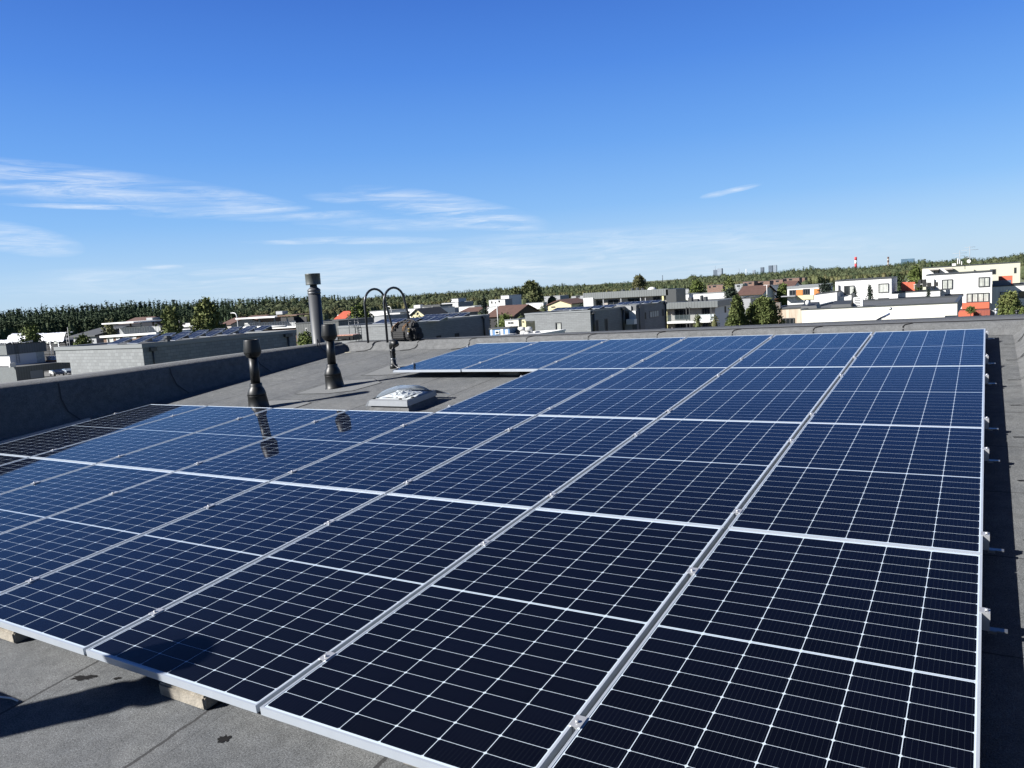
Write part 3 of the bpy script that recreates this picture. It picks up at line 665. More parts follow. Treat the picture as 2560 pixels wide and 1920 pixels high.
M_seam = uvmat('standing_seam_metal', seamf((.15, .165, .165)), .55)
M_seamd = uvmat('dark_metal_cladding', seamf((.085, .092, .09), .5), .5)
def render_f(col, stain, amt=.5, sc_=.5, str_=(6, .35)):
    col, stain = sc3(col), sc3(stain)
    def f(k, uv, u, v):
        mp = k.n.new('ShaderNodeMapping'); mp.inputs['Scale'].default_value = (str_[0], str_[1], 1); k.link(uv, mp.inputs[0])
        n = k.noise(mp.outputs[0], sc_, 5, .65); r = k.n.new('ShaderNodeMapRange'); r.inputs[1].default_value = .45; r.inputs[2].default_value = .75; r.inputs[4].default_value = amt; k.link(n, r.inputs[0])
        k.link(k.mix(r.outputs[0], col, stain), k.b.inputs['Base Color'])
    return f
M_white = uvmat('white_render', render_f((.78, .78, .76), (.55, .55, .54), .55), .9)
M_cream = uvmat('cream_render', render_f((.80, .78, .70), (.70, .67, .58), .25), .9)
M_rust = uvmat('stained_beige_render', render_f((.58, .52, .42), (.32, .17, .08), 1.0, .55, (4, .22)), .9)
M_beige = uvmat('pale_green_render', render_f((.60, .59, .46), (.5, .5, .38), .4), .9)
M_cream2 = uvmat('yellow_render', render_f((.72, .66, .40), (.6, .55, .35), .3), .9)
M_taupe = uvmat('taupe_render', render_f((.42, .38, .34), (.36, .33, .3), .3), .9)
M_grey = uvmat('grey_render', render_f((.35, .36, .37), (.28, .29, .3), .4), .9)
M_yel2 = uvmat('bright_yellow_render', render_f((.75, .70, .36), (.7, .65, .36), .3), .9)
M_brick = uvmat('brown_brick', slate((.24, .13, .09), (.2, .18, .16), .5, .16, .3), .9)
M_timber = uvmat('brown_timber_cladding', seamf((.17, .10, .06), .18, .02), .85)
M_red = uvmat('orange_red_panels', render_f((.62, .13, .06), (.5, .12, .07), .4), .7)
M_redd = uvmat('dull_red_panels', seamf((.32, .08, .05), .3, .02), .8)
M_oran = uvmat('orange_panels', render_f((.62, .22, .05), (.55, .2, .05), .4), .8)
M_roofg = mat('grey_roof_felt', (.085, .09, .095), .9, noise=.25, nscale=.7)
M_rooft = mat('brown_roof_tiles', (.11, .055, .04), .85, noise=.25, nscale=1.5)
M_roofr = mat('red_roof_tiles', (.45, .08, .035), .85, noise=.25, nscale=1.5)
M_roofd = mat('dark_roof_tiles', (.05, .055, .06), .8, noise=.2, nscale=1.5)
M_cap = mat('dark_metal_coping', (.045, .05, .052), .5)
M_capl = mat('grey_metal_coping', (.22, .235, .24), .5)
M_whp = mat('white_paint', (.78, .78, .76), .6)
M_win = mat('window_glass', (.02, .025, .03), .06, spec=.8)
M_winf = mat('dark_window_frame', (.05, .052, .055), .5)
M_curt = mat('pale_curtain', (.55, .57, .52), .8, noise=.25, nscale=2)
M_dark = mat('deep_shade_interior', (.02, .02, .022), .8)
M_terr = mat('terrace_floor', (.2, .19, .18), .9)
M_pole = mat('pole_grey', (.35, .36, .37), .5)
M_glassb = mat('blue_glass_facade', (.10, .17, .24), .25, spec=.7, noise=.25, nscale=.12)
M_tower = mat('tower_cladding', (.22, .27, .33), .5, noise=.2, nscale=.1)
M_towerd = mat('tower_dark', (.08, .11, .15), .5, noise=.2, nscale=.1)

XD, YD = Vector((-1, 0, 0)), Vector((0, 1, 0))
class Wall:
    """vertical plane through P along horizontal direction d, outward normal n"""
    def __init__(s, P, d, n): s.P = P; s.d = d; s.n = n
    def hit(s, px, py):
        r = ray(px, py); t = (s.P - CW).dot(s.n) / r.dot(s.n); return CW + r * t
    def sz(s, px, py):
        q = s.hit(px, py); return (q - s.P).dot(s.d), q.z
    def pt(s, a, z, off=0): return Vector((s.P.x + s.d.x * a + s.n.x * off, s.P.y + s.d.y * a + s.n.y * off, z))
    def rect(s, x0, y0, x1, y1):
        a0, _ = s.sz(x0, (y0 + y1) / 2); a1, _ = s.sz(x1, (y0 + y1) / 2); xm = (x0 + x1) / 2
        _, z1 = s.sz(xm, y0); _, z0 = s.sz(xm, y1); return min(a0, a1), z0, max(a0, a1), z1
    def slab(s, mb, a0, z0, a1, z1, o0, o1):
        p = [s.pt(a0, z0, o1), s.pt(a1, z0, o1), s.pt(a1, z0, o0), s.pt(a0, z0, o0), s.pt(a0, z1, o1), s.pt(a1, z1, o1), s.pt(a1, z1, o0), s.pt(a0, z1, o0)]
        i = len(mb.f); mb.hexa(p)
        for j in range(i, i + 6):
            uv = []
            for vi in mb.f[j]:
                q = mb.v[vi]; uv.append(((q - s.P).dot(s.d) + (q - s.P).dot(s.n), q.z))
            mb.uv[j] = uv
def wallface(mb, a, b, z0a, z0b, z1a, z1b):
    """quad from horizontal point a to b with its own bottom and top heights, UV in metres"""
    L = sqrt((b.x - a.x) ** 2 + (b.y - a.y) ** 2)
    mb.quad((a.x, a.y, z0a), (b.x, b.y, z0b), (b.x, b.y, z1b), (a.x, a.y, z1a), uv=[(0, z0a), (L, z0b), (L, z1b), (0, z1a)])
def window(w, rect, parent, depth=.05, frame=M_winf, pane=M_win, bars=0, fw=None, curtain=0, name='window'):
    a0, z0, a1, z1 = w.rect(*rect) if len(rect) == 4 else rect
    fw = fw or min(.12, (a1 - a0) * .12); f = MB()
    w.slab(f, a0, z0, a0 + fw, z1, 0.004, depth); w.slab(f, a1 - fw, z0, a1, z1, 0.004, depth); w.slab(f, a0 + fw, z0, a1 - fw, z0 + fw, 0.004, depth); w.slab(f, a0 + fw, z1 - fw, a1 - fw, z1, 0.004, depth)
    for i in range(bars):
        c = a0 + (a1 - a0) * (i + 1) / (bars + 1); w.slab(f, c - fw * .4, z0 + fw, c + fw * .4, z1 - fw, .004, depth)
    o = f.build(name, frame, parent)
    p = MB(); w.slab(p, a0 + fw, z0 + fw, a1 - fw, z1 - fw, .003, depth * .4); p.build('pane', pane, o)
    if curtain:
        for s_ in ((a0 + fw, a0 + (a1 - a0) * curtain),) if curtain < 1 else ((a0 + fw, a1 - fw),):
            c = MB(); n = max(4, int((s_[1] - s_[0]) / .18)); zz0, zz1 = z0 + fw, z1 - fw
            for i in range(n):
                u0, u1 = s_[0] + (s_[1] - s_[0]) * i / n, s_[0] + (s_[1] - s_[0]) * (i + 1) / n; w.slab(c, u0 + .01, zz0, u1 - .03, zz1, depth * .4 + .001, depth * .4 + .008 + .006 * (i % 2))
            c.build('curtain', M_curt, o)
    return o
def patchw(w, rect, m, parent, name, o0=.004, o1=.03):
    r = w.rect(*rect) if not isinstance(rect, list) else rect; mb = MB(); w.slab(mb, *r, o0, o1); return mb.build(name, m, parent)
def building(name, label, cat, Bp, A, C, zb=GZ, ma=M_white, mc=M_white, roofm=M_roofg, cap=M_cap, capt=.12, capo=.06, group=None, inset=True):
    """box building: Bp = (px, py, D) of the near top corner, A = top pixel of the far end of the face along X, C = the same for the face along Y (or a length in metres)"""
    P = at(*Bp); wa = Wall(P, XD, Vector((0, -1, 0))); wc = Wall(P, YD, Vector((1, 0, 0)))
    if isinstance(zb, tuple): zb = wa.sz(*zb)[1]
    if isinstance(A, tuple): PA = wa.hit(*A)
    else: PA = P + XD * A
    if isinstance(C, tuple): PC = wc.hit(*C)
    else: PC = P + YD * C
    PD = Vector((PA.x, PC.y, PA.z + PC.z - P.z))
    e = empty(name, label, cat, Matrix.Translation((P.x, P.y, zb)), group)
    mi = e.matrix_world.inverted()
    class Ctx: pass
    c = Ctx(); c.e = e; c.wa = wa; c.wc = wc; c.P, c.A, c.C, c.D = P, PA, PC, PD; c.mi = mi
    b1 = MB(); wallface(b1, PA, P, zb, zb, PA.z, P.z); wallface(b1, PD, PA, zb, zb, PD.z, PA.z)
    b2 = MB(); wallface(b2, P, PC, zb, zb, P.z, PC.z); wallface(b2, PC, PD, zb, zb, PC.z, PD.z)
    o1 = b1.build('wall', ma, e); o2 = b2.build('wall', mc, e)
    r = MB(); T = [PA, P, PC, PD]; cx = (PA + P + PC + PD) / 4
    inn = [q + Vector((.25 if q.x < cx.x else -.25, .25 if q.y < cx.y else -.25, -.02)) for q in T]
    r.quad(*[q - Vector((0, 0, .10)) for q in inn]); o3 = r.build('roof', roofm, e)
    k_ = MB(); out = [q + Vector((-capo if q.x < cx.x else capo, -capo if q.y < cx.y else capo, 0)) for q in T]
    for i in range(4):
        j = (i + 1) % 4; a, b = out[i], out[j]; ai, bi = inn[i], inn[j]; up = Vector((0, 0, .04)); dn = Vector((0, 0, -capt))
        k_.quad(a + dn, b + dn, b + up, a + up); k_.quad(a + up, b + up, bi + up, ai + up); k_.quad(ai + up, bi + up, bi - Vector((0, 0, .15)), ai - Vector((0, 0, .15))); k_.quad(a + dn, ai + dn, bi + dn, b + dn)
    o4 = k_.build('coping', cap, e)
    for o in (o1, o2, o3, o4): o.matrix_parent_inverse = mi
    return c
def on(c, px, py, off): return Wall(c.P + Vector((0, off, 0)), XD, Vector((0, -1, 0))).hit(px, py)
def fixp(c):
    for o in COL.objects:
        if o.parent is c.e and o.matrix_parent_inverse == Matrix(): o.matrix_parent_inverse = c.mi
def pipe_on(w, x0, y0, x1, y1, parent, r=.06, hopper=.22, m=M_cap):
    a0, z1 = w.sz(x0, y0); a1, z0 = w.sz(x1, y1); a = (a0 + a1) / 2; mb = MB(); mb.tube([w.pt(a, z0, r * 1.3), w.pt(a, z1 - .3, r * 1.3)], r, 8)
    o = mb.build('downpipe', m, parent)
    if hopper: h = MB(); w.slab(h, a - hopper, z1 - .32, a + hopper, z1, .01, .3); h.build('hopper', m, o)
    return o
# small solar panels for the other roofs
sp_f = MB().box(-.85, -.85, -.045, .85, .85, -.001).mesh('frame', M_alu)
M_cell2 = mat('far_solar_cells', (.018, .022, .036), .3, spec=.05, coat=0, noise=.1, nscale=3)
sgm = MB()
for i in range(2): sgm.quad((-.81 + i * .83, -.80, .004), (-.03 + i * .83, -.80, .004), (-.03 + i * .83, .80, .004), (-.81 + i * .83, .80, .004))
sp_g = sgm.mesh('glass', M_cell2)
sp_r = MB().box(-.8, .7, -.4, .8, .74, -.046).mesh('support', M_alu)
def roof_panels(c, pts, hgt, label, group, tilt=10, sc_=1.0, rz=0):
    tilt = tilt + 4
    for i, (px, py) in enumerate(pts):
        # meet the (possibly sloping) roof plane lifted by hgt
        n = (c.C - c.P).cross(c.A - c.P).normalized(); p0 = c.P + Vector((0, 0, hgt)); r = ray(px, py); Q = CW + r * ((p0 - CW).dot(n) / r.dot(n))
        e = empty('solar_panel', label[i] if isinstance(label, list) else label, 'solar panel', Matrix.Translation(Q) @ Matrix.Rotation(R_(rz), 4, 'Z') @ Matrix.Rotation(R_(tilt), 4, 'X') @ Matrix.Scale(sc_, 4), group)
        for nm, me in (('frame', sp_f), ('glass', sp_g), ('support', sp_r)):
            o = bpy.data.objects.new(nm, me); COL.objects.link(o); o.parent = e

# ================================================= left: metal clad house with a white recess
c = building('metal_clad_house', 'house in grey standing seam metal with a white recessed wall at the left border', 'house', (14, 861, 142), (-60, 866), (114, 854), ma=M_seam, mc=M_seam, zb=(14, 887.5))
e, wa, wc = c.e, c.wa, c.wc; ZU = wa.sz(14, 887.5)[1]
_, zt_, = wc.sz(60, 882)
# the white recessed storey below and the wider lower storey
b = MB(); a0, z0, a1, z1 = wc.rect(17, 880, 104, 905); z_up0 = -4.2
P2 = at(38, 918, 138); w2a = Wall(P2, XD, Vector((0, -1, 0))); w2c = Wall(P2, YD, Vector((1, 0, 0)))
PC2 = w2c.hit(176, 904)
lb = MB(); wallface(lb, P2 + XD * 14, P2, GZ, GZ, P2.z, P2.z); 
sPass, _ = w2c.sz(109, 925); s_end = (PC2 - P2).y; _, zpass = w2c.sz(140, 924)
wallface(lb, P2, P2 + YD * sPass, GZ, GZ, P2.z, P2.z); wallface(lb, P2 + YD * sPass, P2 + YD * s_end, zpass, zpass, P2.z, P2.z)
wallface(lb, P2 + YD * sPass, P2 + YD * sPass + XD * 9, GZ, GZ, zpass, zpass)
lb.build('lower_wall', M_seam, e)
rf_ = MB(); rf_.quad(P2, P2 + YD * s_end, P2 + YD * s_end + XD * 9, P2 + XD * 9); rf_.quad(*[q - Vector((0, 0, P2.z - zpass)) for q in (P2 + XD * 9, P2 + YD * s_end + XD * 9, P2 + YD * s_end, P2)]); rf_.build('lower_roof', M_roofg, e)
wh = MB(); wq = Wall(c.P + Vector((-.05, .35, 0)), YD, Vector((1, 0, 0))); L_ = (c.C - c.P).y - 2.0
wh.box(c.P.x - 9.5, c.P.y + .4, P2.z + .003, c.P.x - .08, c.P.y + L_, ZU - .003); wh.build('white_wall', M_whp, e)
b_ = MB(); b_.box(c.P.x - .6, c.P.y + L_ + .002, P2.z + .003, c.P.x - .1, c.P.y + L_ + 1.5, ZU - .003); b_.build('window', M_curt, e)
patchw(w2c, (76, 926, 108, 945), M_grey, e, 'garage_door')
# ladder on the white wall
ww = Wall(Vector((c.P.x - .08, c.P.y, 0)), YD, Vector((1, 0, 0)))
s0, z1_ = ww.sz(39, 885); s1, z0_ = ww.sz(45, 907); ldd = MB()
for s_ in (s0, s0 + .5): ldd.tube([ww.pt(s_, z0_, .12), ww.pt(s_, c.P.z + .6, .12)], .03, 6)
for i in range(12):
    z = z0_ + .15 + i * .3
    ldd.tube([ww.pt(s0, z, .12), ww.pt(s0 + .5, z, .12)], .02, 6)
ldd.build('wall_ladder', M_tube, e)
s0, z0_ = w2c.sz(29, 917.5); ac = MB().box(P2.x - .75, P2.y + s0 - .1, P2.z + .05, P2.x - .3, P2.y + s0 + .9, P2.z + .78); ac.build('air_conditioner', M_whp, e, bevel=.02)
fanm = MB().lathe([(.26, 0), (.26, .02)], 20); fo = fanm.build('fan_grille', M_cap, e); fo.matrix_world = Matrix.Translation((P2.x - .3, P2.y + s0 + .4, P2.z + .42)) @ Matrix.Rotation(pi / 2, 4, 'Y')
fixp(c)
roof_panels(c, [(6, 859), (32, 857), (52, 856), (68, 853.5)], .28, ['leftmost solar panel on the roof of the metal clad house', 'second solar panel from the left on the metal clad house', 'third solar panel from the left on the metal clad house', 'rightmost solar panel on the roof of the metal clad house'], 'solar panels on the metal clad house', 8, .85)

# ================================================= left slate house
c = building('slate_clad_house', 'low house clad in grey slate tiles with rooftop solar panels, left of the vents', 'house', (354.8, 861, 68), (137, 868.5), (738.5, 825), ma=M_slate, mc=M_slate, cap=M_capl, capt=.3, capo=.08, zb=(175, 906))
LS = c; sN, zN = c.wa.sz(175, 906); zz5 = zN
l_ = MB(); P_ = c.P; PX = c.wa.pt(sN, 0); wallface(l_, Vector((PX.x, P_.y, 0)), P_, GZ, GZ, zz5, zz5); wallface(l_, P_, c.C, GZ, GZ, zz5, zz5); wallface(l_, Vector((PX.x, c.C.y, 0)), Vector((PX.x, P_.y, 0)), GZ, GZ, zz5, zz5)
l_.build('wall', M_slate, c.e); sf_ = MB().quad((c.A.x, P_.y, zz5), (P_.x, P_.y, zz5), (P_.x, c.C.y, zz5), (c.A.x, c.C.y, zz5)); sf_.build('soffit', M_roofg, c.e)
pipe_on(c.wc, 383, 868, 384, 930, c.e, .07, .3); pipe_on(c.wc, 721, 834, 721, 905, c.e, .1, .5)
# hooded roof vent
q = c.wc.hit(470, 850); vx = Vector((q.x - 1.6, q.y - 1.0, q.z)); hv = MB().box(vx.x - .15, vx.y - .15, vx.z - .1, vx.x + .15, vx.y + .15, vx.z + .30).box(vx.x - .3, vx.y - .3, vx.z + .30, vx.x + .3, vx.y + .3, vx.z + .37).box(vx.x - .2, vx.y - .2, vx.z + .37, vx.x + .2, vx.y + .2, vx.z + .5)
hv.build('hooded_vent', M_cap, c.e); fixp(c)
near = [(300, 852), (350, 850), (398, 846), (442, 843), (486, 838), (528, 834), (570, 830), (610, 826.5)]
far_ = [(366, 843), (410, 839.5), (452, 836), (494, 831.5), (536, 827.5), (578, 823.5), (618, 821), (654, 820)]
nl = ['first', 'second', 'third', 'fourth', 'fifth', 'sixth', 'seventh', 'eighth']
roof_panels(c, near, .25, ['%s solar panel from the left in the near row on the left slate house' % n for n in nl], 'solar panels on the left slate house', 12, 1.02)
roof_panels(c, far_, .35, ['%s solar panel from the left in the back row on the left slate house' % n for n in nl], 'solar panels on the left slate house', 12, 1.02)

# ================================================= centre slate house behind the hoops
c = building('slate_clad_house', 'long slate clad house with solar panels, behind the ladder hoops and the tool bag', 'house', (1008, 809.5, 90), (845.5, 816), (1223, 786.5), ma=M_slate2, mc=M_slate2, cap=M_capl, capt=.2)
patchw(c.wc, (1091, 839, 1103, 850), M_dark, c.e, 'window'); patchw(c.wc, (1137, 833, 1148, 846), M_dark, c.e, 'window')
pipe_on(c.wc, 1207, 790, 1210, 842, c.e, .12, .35)
sL, zL = c.wa.sz(898, 851); sL2, zL2 = c.wa.sz(894, 802); t_ = MB()
for s_ in (sL - .28, sL + .28): t_.tube([c.wa.pt(s_, zL, .2), c.wa.pt(s_, zL2 + .5, .2)], .035, 6)
for i in range(14): t_.tube([c.wa.pt(sL - .28, zL + .2 + i * .3, .2), c.wa.pt(sL + .28, zL + .2 + i * .3, .2)], .02, 6)
t_.tube([c.wa.pt(sL + 1.0, zL, .5), c.wa.pt(sL + 1.0, zL2 + .3, .5)], .03, 6)
for z in (zL + .5, zL + 1.8, zL2): t_.tube([c.wa.pt(sL + 1.0, z, .5), c.wa.pt(sL + .28, z - .1, .3)], .025, 6)
t_.build('wall_ladder', M_tube, c.e); fixp(c)
roof_panels(c, [(958, 803), (990, 801.5), (1030, 799), (1062, 797), (1094, 796)], .25, ['%s solar panel from the left in the near row on the centre slate house' % n for n in nl[:5]], 'solar panels on the centre slate house', 8, 1.15)
roof_panels(c, [(1070, 790.5), (1098, 789.5), (1124, 788), (1150, 786.5)], .35, ['%s solar panel from the left in the back row on the centre slate house' % n for n in nl[:4]], 'solar panels on the centre slate house', 8, 1.15)

# ================================================= right slate house in two wings
c = building('slate_clad_house', 'light grey slate house with one tall window, right of the blue container', 'house', (1475, 776, 95), (1312, 784.5), (1562, 766.5), ma=M_slate2, mc=M_slate2, cap=M_capl, capt=.15, zb=(1337, 802))
sN, zN = c.wa.sz(1337, 802); l_ = MB(); PX = c.wa.pt(sN, 0)
wallface(l_, Vector((PX.x, c.P.y, 0)), c.P, GZ, GZ, zN, zN); wallface(l_, c.P, c.C, GZ, GZ, zN, zN); wallface(l_, Vector((PX.x, c.C.y, 0)), Vector((PX.x, c.P.y, 0)), GZ, GZ, zN, zN); l_.build('wall', M_slate2, c.e)
window(c.wa, (1389, 806, 1404, 840), c.e, curtain=.7)
window(c.wc, (1488, 799, 1496, 833), c.e, pane=M_dark); window(c.wc, (1512, 796, 1519, 832), c.e, pane=M_dark)
pipe_on(c.wc, 1480, 778, 1484, 834, c.e, .13, .45); pipe_on(c.wc, 1554, 769, 1558, 830, c.e, .13, .45); fixp(c)
roof_panels(c, [(1400, 772), (1430, 771), (1460, 769.5), (1490, 767.5), (1520, 765)], .2, ['%s solar panel from the left on the slate house with one tall window' % n for n in nl[:5]], 'solar panels on the slate house with one tall window', 5, 1.1)
R1 = c
c = building('slate_clad_house', 'dark slate wing with bright windows and a white balcony, before the grey apartment block', 'house', (1591, 762.5, 104), 3.2, (1663, 751.8), ma=M_slate2, mc=M_slate2, cap=M_capl, capt=.15)
window(c.wc, (1610, 780, 1615, 799), c.e, pane=M_dark); window(c.wc, (1624, 776, 1647, 794), c.e, pane=M_curt, bars=3); window(c.wc, (1655, 772, 1659, 791), c.e, pane=M_dark)
patchw(c.wc, (1598, 826, 1663, 850), M_white, c.e, 'lower_wall'); pipe_on(c.wc, 1594, 764, 1597, 828, c.e, .12, .4); pipe_on(c.wc, 1661, 755, 1664, 824, c.e, .12, .4)
# light balcony stack between the wings
wb = Wall(at(1591, 790, 103.6), XD, Vector((0, -1, 0)))
patchw(wb, (1563, 765, 1579, 778), M_grey, c.e, 'balcony_wall', .004, .2); patchw(wb, (1574, 777, 1590, 800), M_white, c.e, 'balcony_wall', .004, .1); patchw(wb, (1563, 783, 1572, 808), M_dark, c.e, 'window'); patchw(wb, (1572, 797, 1592, 810), M_whp, c.e, 'balcony_front', .004, .9)
patchw(wb, (1564, 810, 1581, 825), M_grey, c.e, 'balcony_wall', .004, .2)
wb2 = MB(); wb2.box(wb.P.x - 3.6, wb.P.y + .02, GZ, wb.P.x, wb.P.y + 3, at(1575, 764, 103.6).z); wb2.build('wall', M_slate2, c.e)
fixp(c)
roof_panels(c, [(1560, 758), (1588, 756.5), (1612, 755), (1634, 753.5)], .15, ['%s solar panel from the left on the dark slate wing' % n for n in nl[:4]], 'solar panels on the dark slate wing', 5, 1.1)

# ================================================= grey apartment block with balconies
c = building('apartment_block', 'grey apartment block with wide metal roof band and dark box on its corner', 'building', (1669, 722, 135), (1467, 736), (1701, 720.5), ma=M_taupe, mc=M_seamd, cap=M_seam, capt=.3)
band = MB(); c.wa.slab(band, -.4, at(1669, 738, 135).z, (c.A - c.P).dot(XD) + .3, c.P.z + .05, .005, 1.0); band.build('roof_band', M_seam, c.e)
dk = MB(); dk.box(c.P.x + .02, c.P.y - 1, at(1685, 757, 135).z, at(1700, 740, 135).x, c.P.y + 4, at(1685, 722, 135).z); dk.build('dark_box', M_cap, c.e)
for r_ in ((1492, 751, 1509, 768), (1521, 749, 1548, 762), (1570, 745, 1605, 760), (1633, 741, 1652, 756)): window(c.wa, r_, c.e, bars=1, depth=.1)
for x in (1512, 1556, 1605, 1617): patchw(c.wa, (x, 744, x + 2, 778), M_pole, c.e, 'column', .6, .8)
patchw(c.wa, (1466, 744, 1490, 770), M_white, c.e, 'white_wall', .005, 1.2); patchw(c.wa, (1660, 738, 1664, 776), M_yel2, c.e, 'column', .5, .9)
for x, y, w_, h_ in ((1553, 724, 5, 9), (1577, 721, 4, 8), (1589, 719, 5, 9), (1602, 720, 3, 6)):
    q = on(c, x, y, 1.5); q2 = on(c, x + w_, y + h_, 1.5); MB().box(q.x, q.y, q2.z - .8, q2.x, q.y + .8, q.z).build('roof_box', M_cap, c.e)
q = on(c, 1630, 725, 4); MB().lathe([(.9, -.5), (.85, .1), (.6, .4), (.2, .55)], 14, c=q).build('roof_dome', M_whp, c.e)
fixp(c)
c = building('apartment_wing', 'lower apartment wing with a long balcony and glass railing behind the two round trees', 'building', (1787, 752, 118), (1665, 759), (1834, 745), ma=M_taupe, mc=M_white, cap=M_seam, capt=.3)
zb_ = c.wa.sz(1787, 767)[1]; Lx = (c.A - c.P).dot(XD); band = MB(); c.wa.slab(band, -.8, zb_, Lx + .2, c.P.z + .05, .005, 1.3); band.build('roof_band', M_seam, c.e)
bd2 = MB(); c.wc.slab(bd2, .01, zb_, (c.C - c.P).y, c.P.z + .05, .005, .8); bd2.build('roof_band', M_seam, c.e)
zs = c.wa.sz(1787, 800)[1]; MBs = MB(); c.wa.slab(MBs, -.5, zs - .25, Lx, zs + .05, .005, 1.6); MBs.build('balcony_slab', M_whp, c.e)
gl_ = MB(); c.wa.slab(gl_, -.5, zs + .08, Lx, zs + 1.05, 1.5, 1.53); gl_.build('balcony_glass', clear('balcony_glass', (.12, .15, .15), .12), c.e)
for r_ in ((1687, 773, 1722, 799), (1755, 770, 1775, 796)): window(c.wa, r_, c.e, bars=2, depth=.1)
for r_ in ((1688, 808, 1728, 830), (1757, 808, 1777, 832)): window(c.wa, r_, c.e, bars=2, depth=.1)
patchw(c.wa, (1740, 786, 1786, 800), M_white, c.e, 'white_wall', .01, .3); patchw(c.wa, (1666, 768, 1671, 830), M_yel2, c.e, 'column', .005, .5)
for x in (1723, 1731, 1784): patchw(c.wa, (x, 767, x + 1.6, 830), M_cap, c.e, 'column', 1.3, 1.45)
window(c.wc, (1811, 765, 1815, 782), c.e, pane=M_dark)
for x, y, w_, h_ in ((1720, 744, 9, 10), (1734, 748, 10, 5), (1759, 742, 6, 9), (1750, 739, 4, 12)):
    q = on(c, x, y, 3); q2 = on(c, x + w_, y + h_, 3); MB().box(q.x, q.y, q2.z - .8, q2.x, q.y + 1, q.z).build('roof_box', M_cap, c.e)
fixp(c)

# ================================================= beige stained block, long cream block
c = building('stained_block', 'beige rendered block with rust streaks and a wide dark window, beside the two round trees', 'building', (2010, 768, 92), (1922, 773), 9., ma=M_rust, mc=M_rust, cap=M_cap)
window(c.wa, (1955, 795, 1986, 815), c.e, bars=2, depth=.1); q = on(c, 1939, 757, 1); MB().box(q.x, q.y, q.z - 1.6, q.x + .55, q.y + .6, q.z).build('chimney', M_brick, c.e)
w_ = c.wa; a_, z0_ = w_.sz(1944, 815); a2, z1_ = w_.sz(1943, 772); t_ = MB()
for s_ in (a_ - .25, a_ + .25): t_.tube([w_.pt(s_, z0_ - 2, .2), w_.pt(s_, z1_ + .5, .2)], .03, 6)
for i in range(12): t_.tube([w_.pt(a_ - .25, z0_ + i * .3, .2), w_.pt(a_ + .25, z0_ + i * .3, .2)], .02, 6)
t_.build('wall_ladder', mat('rusty_steel', (.2, .1, .06), .8), c.e); fixp(c)
c = building('cream_block', 'long low cream block with dark flat roof, in front of the white terraced houses', 'building', (2393, 756, 68), (2004, 773.5), (2406, 738.5), ma=M_cream, mc=M_grey, cap=M_cap, capt=.06, zb=(2364, 789))
CB = c; zN = c.wa.sz(2364, 789)[1]; l_ = MB(); wallface(l_, Vector((c.A.x, c.P.y, 0)), c.wa.pt(c.wa.sz(2362, 795)[0], 0), GZ, GZ, zN, zN); l_.build('wall', M_cream, c.e)
q = on(c, 2160, 757, 3); MB().box(q.x - .95, q.y, q.z - .35, q.x - .1, q.y + .35, q.z + .55).build('air_conditioner', M_whp, c.e, bevel=.02)

for i in range(5): MB().box(q.x - .85, q.y - .03, q.z - .25 + i * .16, q.x - .35, q.y - .005, q.z - .2 + i * .16).build('grille_slat', M_cap, c.e)
q = on(c, 2137, 752, 3.4); MB().box(q.x - .3, q.y, q.z - .6, q.x, q.y + .3, q.z + .75).build('chimney', M_cap, c.e)
for (px, py, s_) in ((2105, 760, 1.9), (2025, 764, 1.6)):
    q = on(c, px, py, 2.5); MB().hexa([(q.x - s_ / 2, q.y - .7, q.z - .4), (q.x + s_ / 2, q.y - .7, q.z - .4), (q.x + s_ / 2, q.y + 1.2, q.z - .3), (q.x - s_ / 2, q.y + 1.2, q.z - .3), (q.x - s_ / 2 + .1, q.y - .6, q.z), (q.x + s_ / 2 - .1, q.y - .6, q.z), (q.x + s_ / 2 - .1, q.y + 1.1, q.z + .3), (q.x - s_ / 2 + .1, q.y + 1.1, q.z + .3)]).build('roof_skylight', M_cap, c.e)
q = on(c, 2019, 762, 2); MB().lathe([(.18, 0), (.22, .25), (.12, .45)], 12, c=q).build('roof_dome', M_whp, c.e)
fixp(c)
# flagpole with a narrow pennant
fp_ = at(2226.5, 815, 58); ft = at(2225.5, 773, 58)
fe = empty('flagpole', 'white flagpole with a long narrow blue, black and white pennant before the cream wall', 'flagpole', Matrix.Translation((fp_.x, fp_.y, GZ)))
MB().tube([(fp_.x, fp_.y, GZ), (fp_.x, fp_.y, ft.z)], .03, 8).build('pole', M_whp, fe); MB().lathe([(.02, -.11), (.09, -.08), (.12, 0), (.09, .08), (.02, .11)], 12, c=(fp_.x, fp_.y, ft.z + .05)).build('ball', M_steel, fe)
def pennant(off, wd, m, nm):
    mb = MB(); P0 = [(2226, 780), (2214, 787), (2203, 792), (2192, 798), (2184, 804), (2179, 810), (2174, 817)]
    for (a, b), (i0, i1) in zip(zip(P0, P0[1:]), zip(range(6), range(1, 7))):
        W0, W1 = 10 * (1 - i0 / 6.8), 10 * (1 - i1 / 6.8); q = []
        for (p, w_, o_) in ((a, W0, i0), (b, W1, i1)):
            dy = .25 * sin(o_ * .9); A_ = at(p[0], p[1] + w_ * off, 58); B_ = at(p[0], p[1] + w_ * (off + wd), 58); q.append((A_ + Vector((0, dy, 0)), B_ + Vector((0, dy, 0))))
        mb.quad(q[0][0], q[1][0], q[1][1], q[0][1])
    mb.build(nm, m, fe)
pennant(0, .34, mat('pennant_blue', (.02, .06, .18), .8), 'blue_stripe'); pennant(.34, .33, mat('pennant_black', (.012, .012, .014), .8), 'black_stripe'); pennant(.67, .33, M_whp, 'white_stripe')
for o in COL.objects:
    if o.parent is fe: o.matrix_parent_inverse = fe.matrix_world.inverted()

